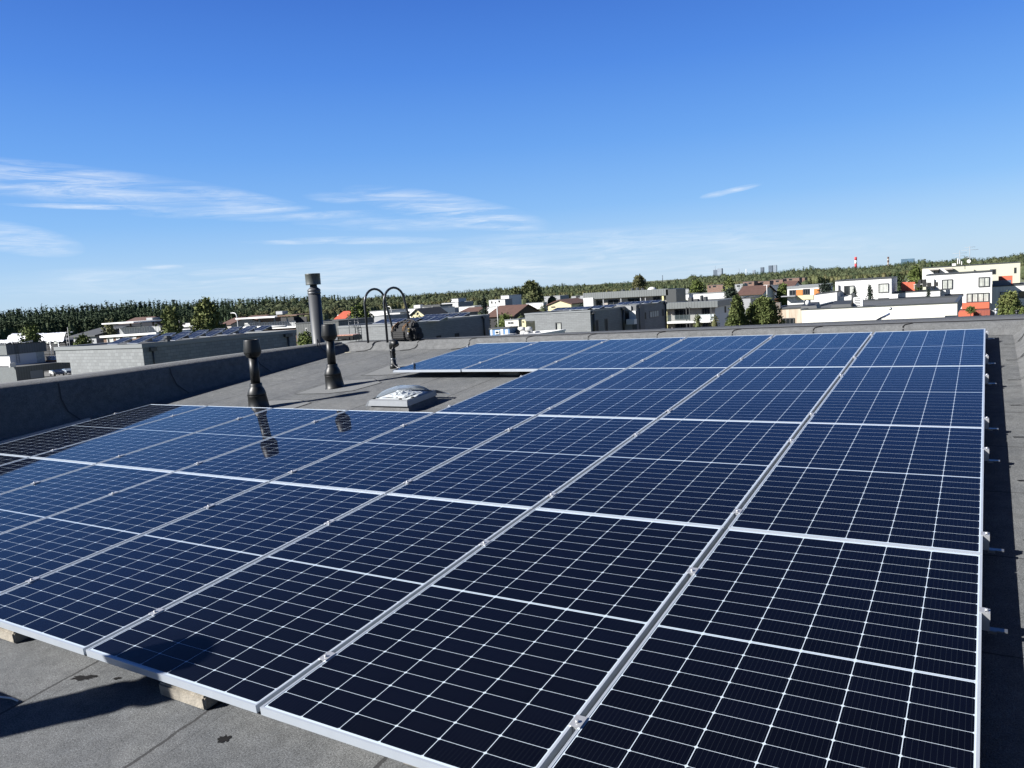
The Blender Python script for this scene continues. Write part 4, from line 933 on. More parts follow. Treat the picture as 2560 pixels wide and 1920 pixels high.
# ================================================= white terraced houses on the right
c = building('terraced_house', 'white terraced house with two square windows, left of the small red terrace box', 'house', (2228.6, 694, 118), (2088, 702), 9., ma=M_white, mc=M_white, cap=M_cap)
window(c.wa, (2110, 714, 2136, 737), c.e, bars=1, depth=.12, curtain=.55); window(c.wa, (2196, 708.5, 2222, 732), c.e, depth=.12, curtain=1)
for x, y in ((2137, 706.5), (2195, 703)): s_, z_ = c.wa.sz(x, y); o = MB().lathe([(.16, 0), (.16, .08)], 14).build('round_vent', M_redd, c.e); o.matrix_world = Matrix.Translation(c.wa.pt(s_, z_, .02)) @ Matrix.Rotation(pi / 2, 4, 'X')
lo = MB(); w3 = Wall(c.P + Vector((0, -2.6, 0)), XD, Vector((0, -1, 0))); a0, z0, a1, z1 = w3.rect(2036, 739, 2226, 765); P3 = w3.pt(a0, 0)
wallface(lo, w3.pt(a1, 0), w3.pt(a0 - 1, 0), GZ, GZ, w3.sz(2040, 745)[1], w3.sz(2040, 745)[1]); lo.quad(w3.pt(a1, w3.sz(2040, 745)[1]), w3.pt(a0 - 1, w3.sz(2040, 745)[1]), w3.pt(a0 - 1, w3.sz(2040, 745)[1], -2.7), w3.pt(a1, w3.sz(2040, 745)[1], -2.7)); lo.build('terrace', M_white, c.e)
window(w3, (2195, 745, 2222, 752), c.e, pane=M_dark)
patchw(c.wa, (2096, 713, 2099, 738), M_cap, c.e, 'heater_pipe', .1, .2); fixp(c)
c = building('terraced_house', 'small white block with a roof terrace behind a parapet, left end of the white terrace', 'house', (2092, 728, 119), (2040, 735), 8., ma=M_white, mc=M_white); fixp(c)
c = building('terraced_house', 'big white terraced house with two curtained windows above a wide curtained bay and red balcony', 'house', (2480.5, 677.5, 115), (2316, 687.5), 10., ma=M_white, mc=M_white, cap=M_cap)
window(c.wa, (2354.5, 698.5, 2381.5, 723), c.e, bars=1, depth=.12, curtain=1); window(c.wa, (2446, 692.5, 2474, 717), c.e, bars=1, depth=.12, curtain=1)
for x, y in ((2383, 690.5), (2445, 686.5)): s_, z_ = c.wa.sz(x, y); o = MB().lathe([(.16, 0), (.16, .08)], 14).build('round_vent', M_redd, c.e); o.matrix_world = Matrix.Translation(c.wa.pt(s_, z_, .02)) @ Matrix.Rotation(pi / 2, 4, 'X')
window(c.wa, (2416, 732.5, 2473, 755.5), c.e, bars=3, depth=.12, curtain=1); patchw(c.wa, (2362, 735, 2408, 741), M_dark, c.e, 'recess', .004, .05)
patchw(c.wa, (2335, 698, 2337, 722), M_cap, c.e, 'heater_pipe', .1, .2)
rb = MB(); c.wa.slab(rb, *c.wa.rect(2405, 756, 2473, 771), .01, 1.1); rb.build('red_balcony', M_red, c.e)
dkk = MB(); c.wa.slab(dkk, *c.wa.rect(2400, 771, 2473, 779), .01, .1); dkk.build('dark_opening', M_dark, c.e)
for i, y in enumerate((682.5,)):
    for x in (2393, 2437, 2420): q = on(c, x, y - (x - 2393) * .06, 2); MB().box(q.x - .5, q.y, q.z - .4, q.x + .4, q.y + .8, q.z + .1).build('roof_box', M_cap, c.e)
fixp(c)
c = building('terrace_block', 'lower white block with garden chairs on top, left of the big white terraced house', 'house', (2350, 725, 116.5), (2229, 731.5), 4., ma=M_white, mc=M_white, cap=M_cap)
TB = c; patchw(c.wa, (2247, 742, 2325, 746), M_dark, c.e, 'recess', .004, .05); s_, z_ = c.wa.sz(2255, 738); o = MB().lathe([(.16, 0), (.16, .08)], 14).build('round_vent', M_redd, c.e); o.matrix_world = Matrix.Translation(c.wa.pt(s_, z_, .02)) @ Matrix.Rotation(pi / 2, 4, 'X')
fixp(c)
q0, q1 = on(TB, 2253, 706, 2), on(TB, 2287, 727, 2)
rbx = empty('terrace_shed', 'bright orange red box shed on the white roof terrace beside the garden chairs', 'shed', Matrix.Translation((q0.x, q0.y, q1.z)))
for x0_, x1_ in ((2253, 2269), (2269.4, 2287)):
    A_, B_ = on(TB, x0_, 706, 2), on(TB, x1_, 727, 2); m_ = MB(); Wall(A_, -XD, Vector((0, -1, 0))).slab(m_, 0, B_.z, B_.x - A_.x, A_.z, -1.2, 0); o = m_.build('panel', M_red, rbx); o.matrix_parent_inverse = rbx.matrix_world.inverted()
def chair(px, py, D, lab):
    q = on(TB, px, py, D); e_ = empty('garden_chair', lab, 'chair', Matrix.Translation(q), 'chairs on the white roof terrace'); w_ = Matrix.Translation(q)
    MB().box(-.28, -.25, .4, .28, .25, .46).build('seat', M_rubber, e_, w_); MB().box(-.28, .2, .46, .28, .26, 1.0).build('backrest', M_rubber, e_, w_)
    for sx, sy in ((-.25, -.22), (.25, -.22), (-.25, .22), (.25, .22)): MB().box(sx - .02, sy - .02, 0, sx + .02, sy + .02, .4).build('leg', M_rubber, e_, w_)
for px, py, lab in ((2295, 725, 'black garden chair nearest the red shed on the white terrace'), (2311, 724, 'black garden chair in the middle of the white terrace'), (2323, 723, 'black garden chair next to the drainpipe on the white terrace'), (2300, 716, 'far black chair nearest the red shed, behind the terrace table'), (2308, 715, 'middle far black chair behind the terrace table'), (2317, 714, 'far black chair farthest from the red shed'), (2340, 722, 'black chair standing alone beside the white house wall')): chair(px, py, .9 if py > 718 else 2.6, lab)
q = on(TB, 2306, 722, 1.8); te = empty('garden_table', 'long table between the black chairs on the white roof terrace', 'table', Matrix.Translation(q)); MB().box(-1.2, -.4, .7, 1.2, .4, .75).build('table_top', M_whp, te, te.matrix_world)
for sx in (-1.1, 1.1): MB().box(sx - .03, -.3, 0, sx + .03, .3, .7).build('leg', M_whp, te, te.matrix_world)
c = building('terraced_house', 'white terraced house with ribbon windows at the right border, next to the curtained bay', 'house', (2600, 709, 116), (2480.5, 715.5), 9., ma=M_white, mc=M_white, cap=M_cap)
window(c.wa, (2500, 729.5, 2539, 747), c.e, bars=1, depth=.12, curtain=1); window(c.wa, (2547, 727, 2580, 745), c.e, bars=1, depth=.12); patchw(c.wa, (2539, 727, 2547, 748), M_grey, c.e, 'wall_panel')
s_, z_ = c.wa.sz(2509, 723); o = MB().lathe([(.16, 0), (.16, .08)], 14).build('round_vent', M_redd, c.e); o.matrix_world = Matrix.Translation(c.wa.pt(s_, z_, .02)) @ Matrix.Rotation(pi / 2, 4, 'X'); fixp(c)
def simplebox(name, lab, cat, x0, y0, x1, y1, D, m, dep=2., zb=None):
    A_ = at(x0, y0, D); w_ = Wall(A_, -XD, Vector((0, -1, 0))); B_ = w_.hit(x1, y1); mb = MB(); w_.slab(mb, 0, B_.z if zb is None else zb, B_.x - A_.x, A_.z, -dep, 0); o = mb.build(name, m); return tag(o, lab, cat) if lab else o
simplebox('terrace_shed', 'red shed on the roof terrace below the pale green block', 'shed', 2496.5, 691, 2531, 712, 124, M_red, 1.5)
simplebox('terrace_screen', 'grey glass screen beside the red shed at the right', 'screen', 2481, 702, 2528, 713, 121, mat('screen_glass', (.12, .16, .22), .2), .1)
simplebox('red_planter_wall', 'bright red low wall in front of the cream block corner', 'wall', 2396, 779, 2433, 797, 96, M_red, 3, GZ)
simplebox('red_slatted_wall', 'dull red slatted wall under the red balcony', 'wall', 2433, 777, 2475, 797, 98, M_redd, 3, GZ)
simplebox('garden_wall', 'pale garden wall right of the red slatted wall', 'wall', 2475, 776, 2500, 797, 99, M_grey, .3, GZ)
# pale green block behind
c = building('apartment_building', 'long pale green apartment building behind the white terraced houses, with aerials on its roof', 'building', (2551, 655, 165), (2306, 670), 12., ma=M_beige, mc=M_beige, cap=M_cap)
window(c.wa, (2475, 673, 2490, 686), c.e); window(c.wa, (2535, 669, 2541, 683), c.e); patchw(c.wa, (2306, 672, 2380, 700), M_white, c.e, 'white_wall', .005, .3)
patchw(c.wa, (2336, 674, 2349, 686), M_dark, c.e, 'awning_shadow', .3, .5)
for r_ in ((2324, 672.5, 2349, 675), (2362, 670, 2383, 673.5)): patchw(c.wa, r_, M_taupe, c.e, 'canopy', .3, 3)
for r_ in ((2338, 674, 2346, 688), (2372, 673, 2382, 686)): patchw(c.wa, r_, M_taupe, c.e, 'column', .3, 1)
fixp(c)
def mast(px, py0, py1, D, lab, arms=(), r=.05, m=M_pole, name='aerial_mast'):
    a, b = at(px, py1, D), at(px, py0, D); e_ = empty(name, lab, 'mast', Matrix.Translation(a)); mi = e_.matrix_world.inverted(); o = MB().tube([a, (a.x, a.y, b.z)], r, 8).build('pole', m, e_); o.matrix_parent_inverse = mi
    for py, w_ in arms:
        q = at(px, py, D); o = MB().tube([(a.x - w_, a.y, q.z), (a.x + w_, a.y, q.z)], r * .7, 6).build('aerial', m, e_); o.matrix_parent_inverse = mi
    return e_
mast(2399, 626, 664, 170, 'thin roof aerial mast with two cross arms, left of the dish mast', [(633, 1.4), (640, 1.0)])
mast(2424, 616, 664, 170, 'tallest thin roof aerial mast with the round dish', [(618, 1.0), (625, 1.6), (644, .8)])
q = at(2422, 653, 169.5); o = MB().lathe([(.02, 0), (.36, .05), (.38, .1)], 18).build('satellite_dish', M_whp); o.matrix_world = Matrix.Translation(q) @ Matrix.Rotation(pi / 2, 4, 'X'); tag(o, 'round white satellite dish on the pale green building roof', 'dish')
for x, y, h_, lab in ((2394, 646, 14, 'leftmost white antenna panel'), (2399, 649, 10, 'middle white antenna panel'), (2404, 653, 9, 'rightmost white antenna panel')): simplebox('antenna_panel', lab + ' on the pale green building roof', 'antenna', x - 1, y, x + 1, y + h_, 168, M_whp, .2)
simplebox('roof_cabinet', 'small white cabinets at the foot of the roof aerials', 'cabinet', 2380, 659, 2390, 664, 168, M_whp, .6)

# orange and white house
c = building('modern_house', 'white house with orange panels between its windows, left of the white terrace', 'house', (2060, 711, 135), (1968, 717), 9., ma=M_white, mc=M_white, cap=M_capl, capt=.4)
for r_ in ((1991, 724, 2007, 738), (2035, 722, 2049, 737)): patchw(c.wa, r_, M_oran, c.e, 'orange_panel', .01, .1)
window(c.wa, (1973, 725, 1990, 739), c.e, bars=1); window(c.wa, (2008, 722, 2025, 737), c.e, bars=2); patchw(c.wa, (1992, 738, 2034, 749), M_cream2, c.e, 'lower_wall', .01, .1); window(c.wa, (2011, 746, 2026, 756), c.e)
patchw(c.wa, (1957, 739, 1992, 741), M_grey, c.e, 'balcony_slab', .01, 1.5); fixp(c)

# ================================================= middle distance white houses (px, py, px, py, D, side px, colour, label, windows)
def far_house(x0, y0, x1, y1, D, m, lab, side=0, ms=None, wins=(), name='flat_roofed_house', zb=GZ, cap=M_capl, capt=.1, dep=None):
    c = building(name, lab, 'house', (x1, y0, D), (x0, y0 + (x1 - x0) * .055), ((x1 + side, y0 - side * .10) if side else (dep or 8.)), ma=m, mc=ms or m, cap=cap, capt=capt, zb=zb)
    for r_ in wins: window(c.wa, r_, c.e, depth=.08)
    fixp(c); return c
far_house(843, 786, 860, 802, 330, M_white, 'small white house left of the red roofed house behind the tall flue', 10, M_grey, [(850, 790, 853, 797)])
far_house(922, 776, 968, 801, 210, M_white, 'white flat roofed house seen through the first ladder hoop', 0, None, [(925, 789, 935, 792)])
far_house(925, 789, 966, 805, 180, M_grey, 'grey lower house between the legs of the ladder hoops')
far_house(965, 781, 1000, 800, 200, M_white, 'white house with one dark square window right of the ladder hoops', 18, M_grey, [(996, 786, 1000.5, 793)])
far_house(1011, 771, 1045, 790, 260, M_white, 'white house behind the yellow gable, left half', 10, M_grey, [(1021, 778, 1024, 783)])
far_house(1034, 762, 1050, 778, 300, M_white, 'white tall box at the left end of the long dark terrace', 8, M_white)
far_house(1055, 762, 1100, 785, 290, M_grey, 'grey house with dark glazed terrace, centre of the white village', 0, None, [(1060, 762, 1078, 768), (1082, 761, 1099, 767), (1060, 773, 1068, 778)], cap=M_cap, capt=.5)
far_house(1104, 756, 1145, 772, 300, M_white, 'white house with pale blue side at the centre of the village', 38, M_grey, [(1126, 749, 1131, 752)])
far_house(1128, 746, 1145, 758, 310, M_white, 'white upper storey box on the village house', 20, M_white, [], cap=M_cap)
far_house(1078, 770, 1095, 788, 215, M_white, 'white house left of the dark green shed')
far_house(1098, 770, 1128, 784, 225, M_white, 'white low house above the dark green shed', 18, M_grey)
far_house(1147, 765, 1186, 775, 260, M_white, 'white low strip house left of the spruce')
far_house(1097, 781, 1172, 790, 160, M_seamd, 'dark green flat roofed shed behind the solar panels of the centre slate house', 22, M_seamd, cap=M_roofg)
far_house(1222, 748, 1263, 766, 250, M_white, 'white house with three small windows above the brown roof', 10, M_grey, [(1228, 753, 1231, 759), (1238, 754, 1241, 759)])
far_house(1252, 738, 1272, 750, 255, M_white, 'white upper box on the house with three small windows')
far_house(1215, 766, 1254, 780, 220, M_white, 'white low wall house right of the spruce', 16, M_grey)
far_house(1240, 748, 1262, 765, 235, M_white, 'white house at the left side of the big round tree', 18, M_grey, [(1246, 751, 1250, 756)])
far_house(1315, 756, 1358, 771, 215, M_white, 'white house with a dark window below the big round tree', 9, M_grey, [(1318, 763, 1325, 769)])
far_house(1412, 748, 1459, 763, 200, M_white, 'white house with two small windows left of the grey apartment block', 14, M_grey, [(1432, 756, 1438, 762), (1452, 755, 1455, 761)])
far_house(1360, 739, 1400, 748, 320, M_grey, 'grey low roofed house behind the yellow gable')
far_house(1428, 738, 1466, 748, 300, M_grey, 'grey house with a white box left of the roof band', 0, None, [(1440, 740, 1450, 744)], cap=M_cap)
far_house(1262, 798, 1296, 818, 120, M_cream, 'cream shed behind the blue containers', 8, M_cream2, [(1270, 805, 1283, 809)], name='shed')
far_house(1278, 797, 1314, 812, 135, M_cream2, 'cream low building with two small openings left of the slate house', 0, None, [(1306, 803, 1310, 806), (1325, 803, 1333, 806)], name='shed')
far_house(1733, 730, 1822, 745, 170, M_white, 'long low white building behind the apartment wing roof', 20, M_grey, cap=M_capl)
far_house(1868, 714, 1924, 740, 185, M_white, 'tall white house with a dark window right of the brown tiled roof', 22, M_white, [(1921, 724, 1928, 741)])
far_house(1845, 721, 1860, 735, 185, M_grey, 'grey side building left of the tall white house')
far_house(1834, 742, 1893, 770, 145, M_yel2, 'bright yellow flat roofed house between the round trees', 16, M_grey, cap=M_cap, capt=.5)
far_house(1840, 744, 1876, 775, 140, M_grey, 'grey box in front of the bright yellow house', cap=M_cap, name='outbuilding')
for i, (x0, y0, x1, y1, D, lab) in enumerate(((1768, 711, 1807, 725, 380, 'brown brick terrace left of the green tree'), (1857, 703, 1885, 717, 400, 'brown brick apartment house, first right of the green tree'), (1886, 702, 1924, 717, 405, 'brown brick apartment house, second right of the green tree'), (1925, 698, 1957, 712, 420, 'brown brick apartment house before the distant towers'), (1958, 694, 1998, 706, 430, 'dark brick apartment house right of the distant towers'), (1999, 694, 2012, 704, 440, 'small brown brick house at the right end of the brick row'))):
    c = far_house(x0, y0, x1, y1, D, M_brick, lab, 0, None, [(x0 + 4, y0 + 4, x0 + 9, y0 + 9), (x0 + 14, y0 + 3, x0 + 22, y0 + 7)] if x1 - x0 > 16 else [], cap=M_cap, name='brick_house')
far_house(1837, 710, 1857, 722, 330, M_grey, 'grey terrace house beside the green tree', 0, None, [(1842, 713, 1850, 717)])
far_house(2012, 716, 2060, 722, 180, M_cream, 'cream roof strip behind the orange panelled house')
far_house(1690, 722, 1735, 730, 260, M_grey, 'grey roofed house just right of the dark corner box')
far_house(1700, 735, 1722, 748, 190, M_white, 'small white house right of the dark corner box')
far_house(455, 806, 486, 818, 190, M_white, 'white house behind the grey pole between the two left trees', cap=M_roofd)
far_house(447, 817, 480, 832, 150, M_roofg, 'dark low building below the white house between the left trees', cap=M_roofd)
far_house(0, 830, 18, 850, 230, M_grey, 'grey house at the left border behind the wrapped building site')

def gable(x0, yE, x1, yR, D, L, m, rm, lab, wins=(), yaw=0, name='gabled_house', over=.4, ridge='y', zb=GZ):
    """gable end towards us between x0 and x1; yE eaves pixel, yR ridge pixel; ridge runs away from us ('y') or across ('x')"""
    A_ = at(x0, yE, D); w_ = Wall(A_, -XD, Vector((0, -1, 0))); B_ = w_.hit(x1, yE); W_ = B_.x - A_.x; zE = A_.z; zR = w_.hit((x0 + x1) / 2, yR).z
    e_ = empty(name, lab, 'house', Matrix.Translation((A_.x, A_.y, zb)) ); mi = e_.matrix_world.inverted(); x0_, y0_ = A_.x, A_.y
    b = MB()
    if ridge == 'y':
        b.quad((x0_, y0_, zb), (x0_ + W_, y0_, zb), (x0_ + W_, y0_, zE), (x0_ + W_ / 2, y0_, zR), (x0_, y0_, zE), uv=[(0, 0), (W_, 0), (W_, 3), (W_ / 2, 6), (0, 3)])
        wallface(b, Vector((x0_ + W_, y0_, 0)), Vector((x0_ + W_, y0_ + L, 0)), zb, zb, zE, zE); wallface(b, Vector((x0_, y0_ + L, 0)), Vector((x0_, y0_, 0)), zb, zb, zE, zE)
        b.quad((x0_ + W_, y0_ + L, zb), (x0_, y0_ + L, zb), (x0_, y0_ + L, zE), (x0_ + W_ / 2, y0_ + L, zR), (x0_ + W_, y0_ + L, zE), uv=[(0, 0)] * 5)
        r = MB(); sl_ = (zR - zE) / (W_ / 2)
        for sg in (-1, 1):
            xe = x0_ + W_ / 2 + sg * (W_ / 2 + over); xm = x0_ + W_ / 2; ze = zE - over * sl_
            p = [(xe, y0_ - over, ze + .02), (xm, y0_ - over, zR + .02), (xm, y0_ + L + over, zR + .02), (xe, y0_ + L + over, ze + .02)]
            r.hexa([p[0], p[1], p[2], p[3]] + [(q[0], q[1], q[2] + .2) for q in p])
    else:
        wallface(b, Vector((x0_, y0_, 0)), Vector((x0_ + W_, y0_, 0)), zb, zb, zE, zE)
        b.quad((x0_ + W_, y0_, zb), (x0_ + W_, y0_ + L, zb), (x0_ + W_, y0_ + L, zE), (x0_ + W_, y0_ + L / 2, zR), (x0_ + W_, y0_, zE), uv=[(0, 0), (L, 0), (L, 3), (L / 2, 6), (0, 3)])
        b.quad((x0_, y0_ + L, zb), (x0_, y0_, zb), (x0_, y0_, zE), (x0_, y0_ + L / 2, zR), (x0_, y0_ + L, zE), uv=[(0, 0)] * 5)
        r = MB(); sl_ = (zR - zE) / (L / 2)
        for sg in (-1, 1):
            ye = y0_ + L / 2 + sg * (L / 2 + over); ym = y0_ + L / 2; ze = zE - over * sl_
            p = [(x0_ - over, ye, ze + .02), (x0_ + W_ + over, ye, ze + .02), (x0_ + W_ + over, ym, zR + .02), (x0_ - over, ym, zR + .02)]
            r.hexa(p + [(q[0], q[1], q[2] + .2) for q in p])
    o1 = b.build('wall', m, e_); o2 = r.build('roof', rm, e_)
    for r_ in wins: window(w_, r_, e_, depth=.08)
    for o in COL.objects:
        if o.parent is e_: o.matrix_parent_inverse = mi
    return e_
gable(1027, 788, 1060, 773.5, 190, 9, M_cream2, M_roofd, 'pale yellow gabled house with two small windows right of the ladder hoops', [(1033, 782, 1037.5, 786), (1042, 781, 1046.5, 786)])
gable(1370, 763, 1428, 751, 175, 9, M_cream2, M_rooft, 'pale yellow house with a low brown gable between the white houses', [(1378, 766, 1388, 769)], over=.3)
gable(1218, 792, 1284, 768, 170, 12, M_dark, M_rooft, 'house with a big dark brown tiled roof right of the spruce', ridge='x')
gable(1152, 781, 1196, 771, 230, 10, M_grey, M_rooft, 'low brown roofed house left of the spruce', ridge='x')
gable(1845, 738, 1905, 718, 170, 12, M_cream, M_rooft, 'house with a brown tiled roof behind the bright yellow house', ridge='x')
gable(1955, 716, 1985, 705, 240, 10, M_cream, M_rooft, 'brown roofed house behind the orange panelled house', ridge='x')
gable(274, 824, 320, 800, 140, 11, M_timber, M_rooft, 'steep brown roofed house with white chimney behind the timber terrace house', [(287, 815, 292, 822)], ridge='x')
gable(255, 832, 300, 816, 135, 8, M_grey, M_roofd, 'low dark gable in front of the steep brown roof')
gable(554, 812, 578, 798, 190, 9, M_taupe, M_rooft, 'brown gabled house left of the curved street lamp', ridge='x')
gable(598, 803, 640, 792, 230, 10, M_timber, M_rooft, 'brown roofed house behind the curved street lamp', ridge='x')
gable(840, 797, 864, 781, 210, 7, M_cream, M_roofr, 'small house with a bright orange red hipped roof left of the green round tree', [(846, 801, 850, 806)], ridge='x')
gable(183, 842, 240, 826, 120, 10, M_grey, M_roofd, 'low house with a dark grey pitched roof behind the round bush', ridge='x')
gable(235, 838, 262, 824, 128, 9, M_grey, M_roofg, 'house with a grey pitched roof left of the timber terrace house', ridge='x')
gable(2262, 702, 2284, 690, 210, 8, M_cream, M_roofd, 'small white gabled house among the trees left of the pale green building')
for (px, py, D, lab) in ((293, 797, 146, 'white chimney'),): pass

# timber terrace house
c = building('timber_house', 'timber clad house with roof terrace railing and white canopy behind the left slate house', 'house', (392, 831, 105), (258, 840), 9., ma=M_timber, mc=M_timber, cap=M_whp, capt=.25, capo=.35)
for r_ in ((268, 843, 284, 858), (291, 842, 300, 850), (309, 840, 324, 850), (330, 838, 341, 846), (368, 836, 382, 845)): window(c.wa, r_, c.e, bars=1, curtain=.6, frame=M_whp)
def railing(w, x0, yT, x1, h, n, parent, m=M_whp, slope=-.05, glass=True):
    a0, z0 = w.sz(x0, yT); a1, z1 = w.sz(x1, yT + slope * (x1 - x0)); mb = MB()
    for i in range(n + 1):
        t = i / n; a = a0 + (a1 - a0) * t; z = z0 + (z1 - z0) * t; w.slab(mb, a - .03, z - h, a + .03, z, -.03, .03)
    p, q = w.pt(a0, z0), w.pt(a1, z1); mb.tube([p, q], .04, 6)
    o = mb.build('railing', m, parent)
    if glass:
        g = MB(); g.quad(w.pt(a0, z0 - h), w.pt(a1, z1 - h), w.pt(a1, z1 - .05), w.pt(a0, z0 - .05)); g.build('railing_panel', mat('frosted_panel', (.32, .33, .33), .4), o)
railing(Wall(c.P + Vector((0, .6, 0)), XD, Vector((0, -1, 0))), 299, 820, 400, 1.1, 16, c.e)
wcn = Wall(c.P + Vector((0, 3.0, 0)), XD, Vector((0, -1, 0))); patchw(wcn, (328, 801, 408, 804), M_whp, c.e, 'canopy', .0, 4.5)
for x in (371, 345, 402): patchw(wcn, (x - .9, 804, x + .9, 832), M_whp if x == 371 else M_timber, c.e, 'canopy_post', 1, 1.2)
patchw(wcn, (369, 794, 384, 800), M_grey, c.e, 'chimney', -1, .2); fixp(c)
# second terrace house and the dark box left of the tall flue
c = building('terrace_house', 'flat roofed house with a long white railed terrace left of the tall flue', 'house', (740, 815.5, 118), (612, 823), 8., ma=M_timber, mc=M_seamd, cap=M_whp, capt=.2, capo=.3)
railing(Wall(c.P + Vector((0, .4, 0)), XD, Vector((0, -1, 0))), 612, 808.5, 738, 1.25, 20, c.e)
wcn = Wall(c.P + Vector((0, 3.2, 0)), XD, Vector((0, -1, 0))); patchw(wcn, (644, 789, 742, 792), M_whp, c.e, 'canopy', .0, 4.5); patchw(wcn, (742, 784, 790, 786.5), M_timber, c.e, 'canopy', .0, 4)
for x in (662, 732, 700): patchw(wcn, (x - .8, 792, x + .8, 815), M_whp, c.e, 'canopy_post', 1, 1.2)
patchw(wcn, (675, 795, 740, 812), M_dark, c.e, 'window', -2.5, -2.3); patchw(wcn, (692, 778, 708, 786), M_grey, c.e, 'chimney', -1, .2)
MB().tube([c.wa.pt(.4, c.P.z + .15, 1.6), c.wa.pt(10, c.P.z + .15, 1.6)], .16, 8).build('awning_roll', M_whp, c.e)
fixp(c)
c = building('dark_clad_house', 'dark metal clad flat roofed house directly behind the tall flue', 'house', (846, 802, 102), (738.5, 808), 7., ma=M_seamd, mc=M_seamd, cap=M_cap)
window(c.wa, (764, 820, 769, 829), c.e, frame=M_whp); window(c.wa, (777, 812, 784, 830), c.e, pane=M_dark); fixp(c)

# wrapped building site with scaffold
q = at(158, 838, 165); sw = Wall(q, XD, Vector((0, -1, 0))); be = empty('building_site', 'building under construction wrapped in white sheeting at the left border', 'building', Matrix.Translation((q.x, q.y, GZ))); mi = be.matrix_world.inverted()
b = MB(); L_ = sw.sz(-60, 850)[0]; b.box(q.x - L_, q.y + .2, GZ, q.x, q.y + 14, q.z - 1.2); o = b.build('wall', M_dark, be); 
ts = MB(); rs = random.Random(5); n_ = 60
for i in range(n_ + 1):
    a = L_ * i / n_ ; hh = 1.0 if i < 38 else .35
    for j in range(8):
        t = j / 7; z = q.z - 1.3 + (1.8 * hh) * min(1, t * 2.2) + rs.uniform(-.09, .12) + (.25 if 22 < i < 36 else 0); y = q.y - .25 - .15 * sin(t * 3) + (t * 3.0) ** 1.4 * .5 + rs.uniform(-.08, .08)
        ts.v.append(Vector((q.x - a + .2, y, z)))
for i in range(n_):
    for j in range(7): a = i * 8 + j; ts.f.append((a, a + 1, a + 9, a + 8))
ts.build('sheeting', mat('white_tarpaulin', (.72, .74, .78), .35, noise=.12, nscale=2, bump=.8, bscale=2.5), be)
sc_m = MB()
for x in (4, 22, 40, 60, 84, 110, 135, 156): s_, z_ = sw.sz(x, 850); sc_m.tube([sw.pt(s_, GZ, .9), sw.pt(s_, q.z - .6, .9)], .05, 6)
for z in (q.z - 1.1, q.z - 2.0, q.z - 3.2): sc_m.tube([sw.pt(0, z, .9), sw.pt(L_, z, .9)], .04, 6); sc_m.tube([sw.pt(0, z - .4, .92), sw.pt(L_, z - .4, .92)], .03, 6)
sc_m.build('scaffold', M_steel, be)
for (x0_, y0_, x1_, y1_) in ((134, 853, 145, 861), (113, 850, 122, 860)): window(sw, (x0_, y0_, x1_, y1_), be, pane=M_curt)
for o in COL.objects:
    if o.parent is be: o.matrix_parent_inverse = mi
sd = at(174, 860, 160); se = empty('scaffold_tower', 'scaffold tower with tall pole right of the wrapped building site', 'scaffold', Matrix.Translation((sd.x, sd.y, GZ))); m_ = MB(); top = at(172, 818, 160).z
m_.tube([(sd.x, sd.y, GZ), (sd.x, sd.y, top)], .07, 6); m_.tube([(sd.x - .9, sd.y, GZ), (sd.x - .9, sd.y, top - .9)], .05, 6)
for z in (top - 1, top - 1.6, top - 2.4, top - 3.2): m_.tube([(sd.x - .9, sd.y, z), (sd.x, sd.y, z)], .05, 6)
o = m_.build('pole_frame', M_pole, se); o.matrix_parent_inverse = se.matrix_world.inverted()
# pallets of stacked material, car and lawn seen past the slate house corner
pe = at(126, 900, 150); pp = empty('stacked_pallets', 'wrapped white blocks on orange pallets between the metal clad house and the slate house', 'pallets', Matrix.Translation(pe))
for k_ in range(4): MB().box(-.6 + k_ * .85, -.4, 0, .15 + k_ * .85, .4, .75).build('wrapped_stack', mat('wrapped_blocks', (.55, .58, .68), .5, noise=.2, nscale=4), pp, pp.matrix_world)
MB().box(-.8, -.5, -.22, 3.0, .5, -.01).build('pallet', M_oran, pp, pp.matrix_world)
simplebox('white_container', 'small white container edge beside the left slate house', 'container', 134, 877, 146, 888, 152, M_whp, 2)
def car(px, py, D, ang, m, lab):
    q = at(px, py, D); mwc = Matrix.Translation(q) @ Matrix.Rotation(R_(ang), 4, 'Z'); e_ = empty('parked_car', lab, 'car', mwc)
    b = MB(); pr = [(-2.1, .35), (-2.15, .75), (-1.9, .92), (-1.0, 1.02), (-.35, 1.5), (1.1, 1.55), (1.75, 1.15), (2.1, 1.0), (2.15, .4)]
    for y in (-.85, .85): b.v += [Vector((x, y * (1 if z < 1.1 else .82), z)) for x, z in pr]
    n = len(pr); b.f.append(tuple(range(n))); b.f.append(tuple(range(n, 2 * n))[::-1])
    for i in range(n): j = (i + 1) % n; b.f.append((j, i, n + i, n + j))
    b.build('body', m, e_, mwc, bevel=.06)
    g = MB()
    for s_ in (-1, 1): g.quad((-.75, s_ * .845, 1.04), (1.35, s_ * .845, 1.1), (1.0, s_ * .72, 1.47), (-.3, s_ * .72, 1.43))
    g.build('side_window', M_win, e_, mwc)
    for x in (-1.35, 1.35):
        for s_ in (-.8, .8): o = MB().lathe([(.33, -.1), (.33, .1)], 18).build('wheel', M_rubber, e_, mwc @ Matrix.Translation((x, s_, .33)) @ Matrix.Rotation(pi / 2, 4, 'X')); MB().lathe([(.2, -.11), (.2, .11)], 14).build('rim', M_steel, o, o.matrix_world)
car(143, 939, 156, 168, mat('white_car_paint', (.75, .76, .77), .25, coat=.8), 'white parked car seen under the overhang left of the slate house')
car(170, 935, 160, 168, mat('silver_blue_car_paint', (.35, .42, .5), .25, coat=.8), 'pale blue grey parked car behind the white one')
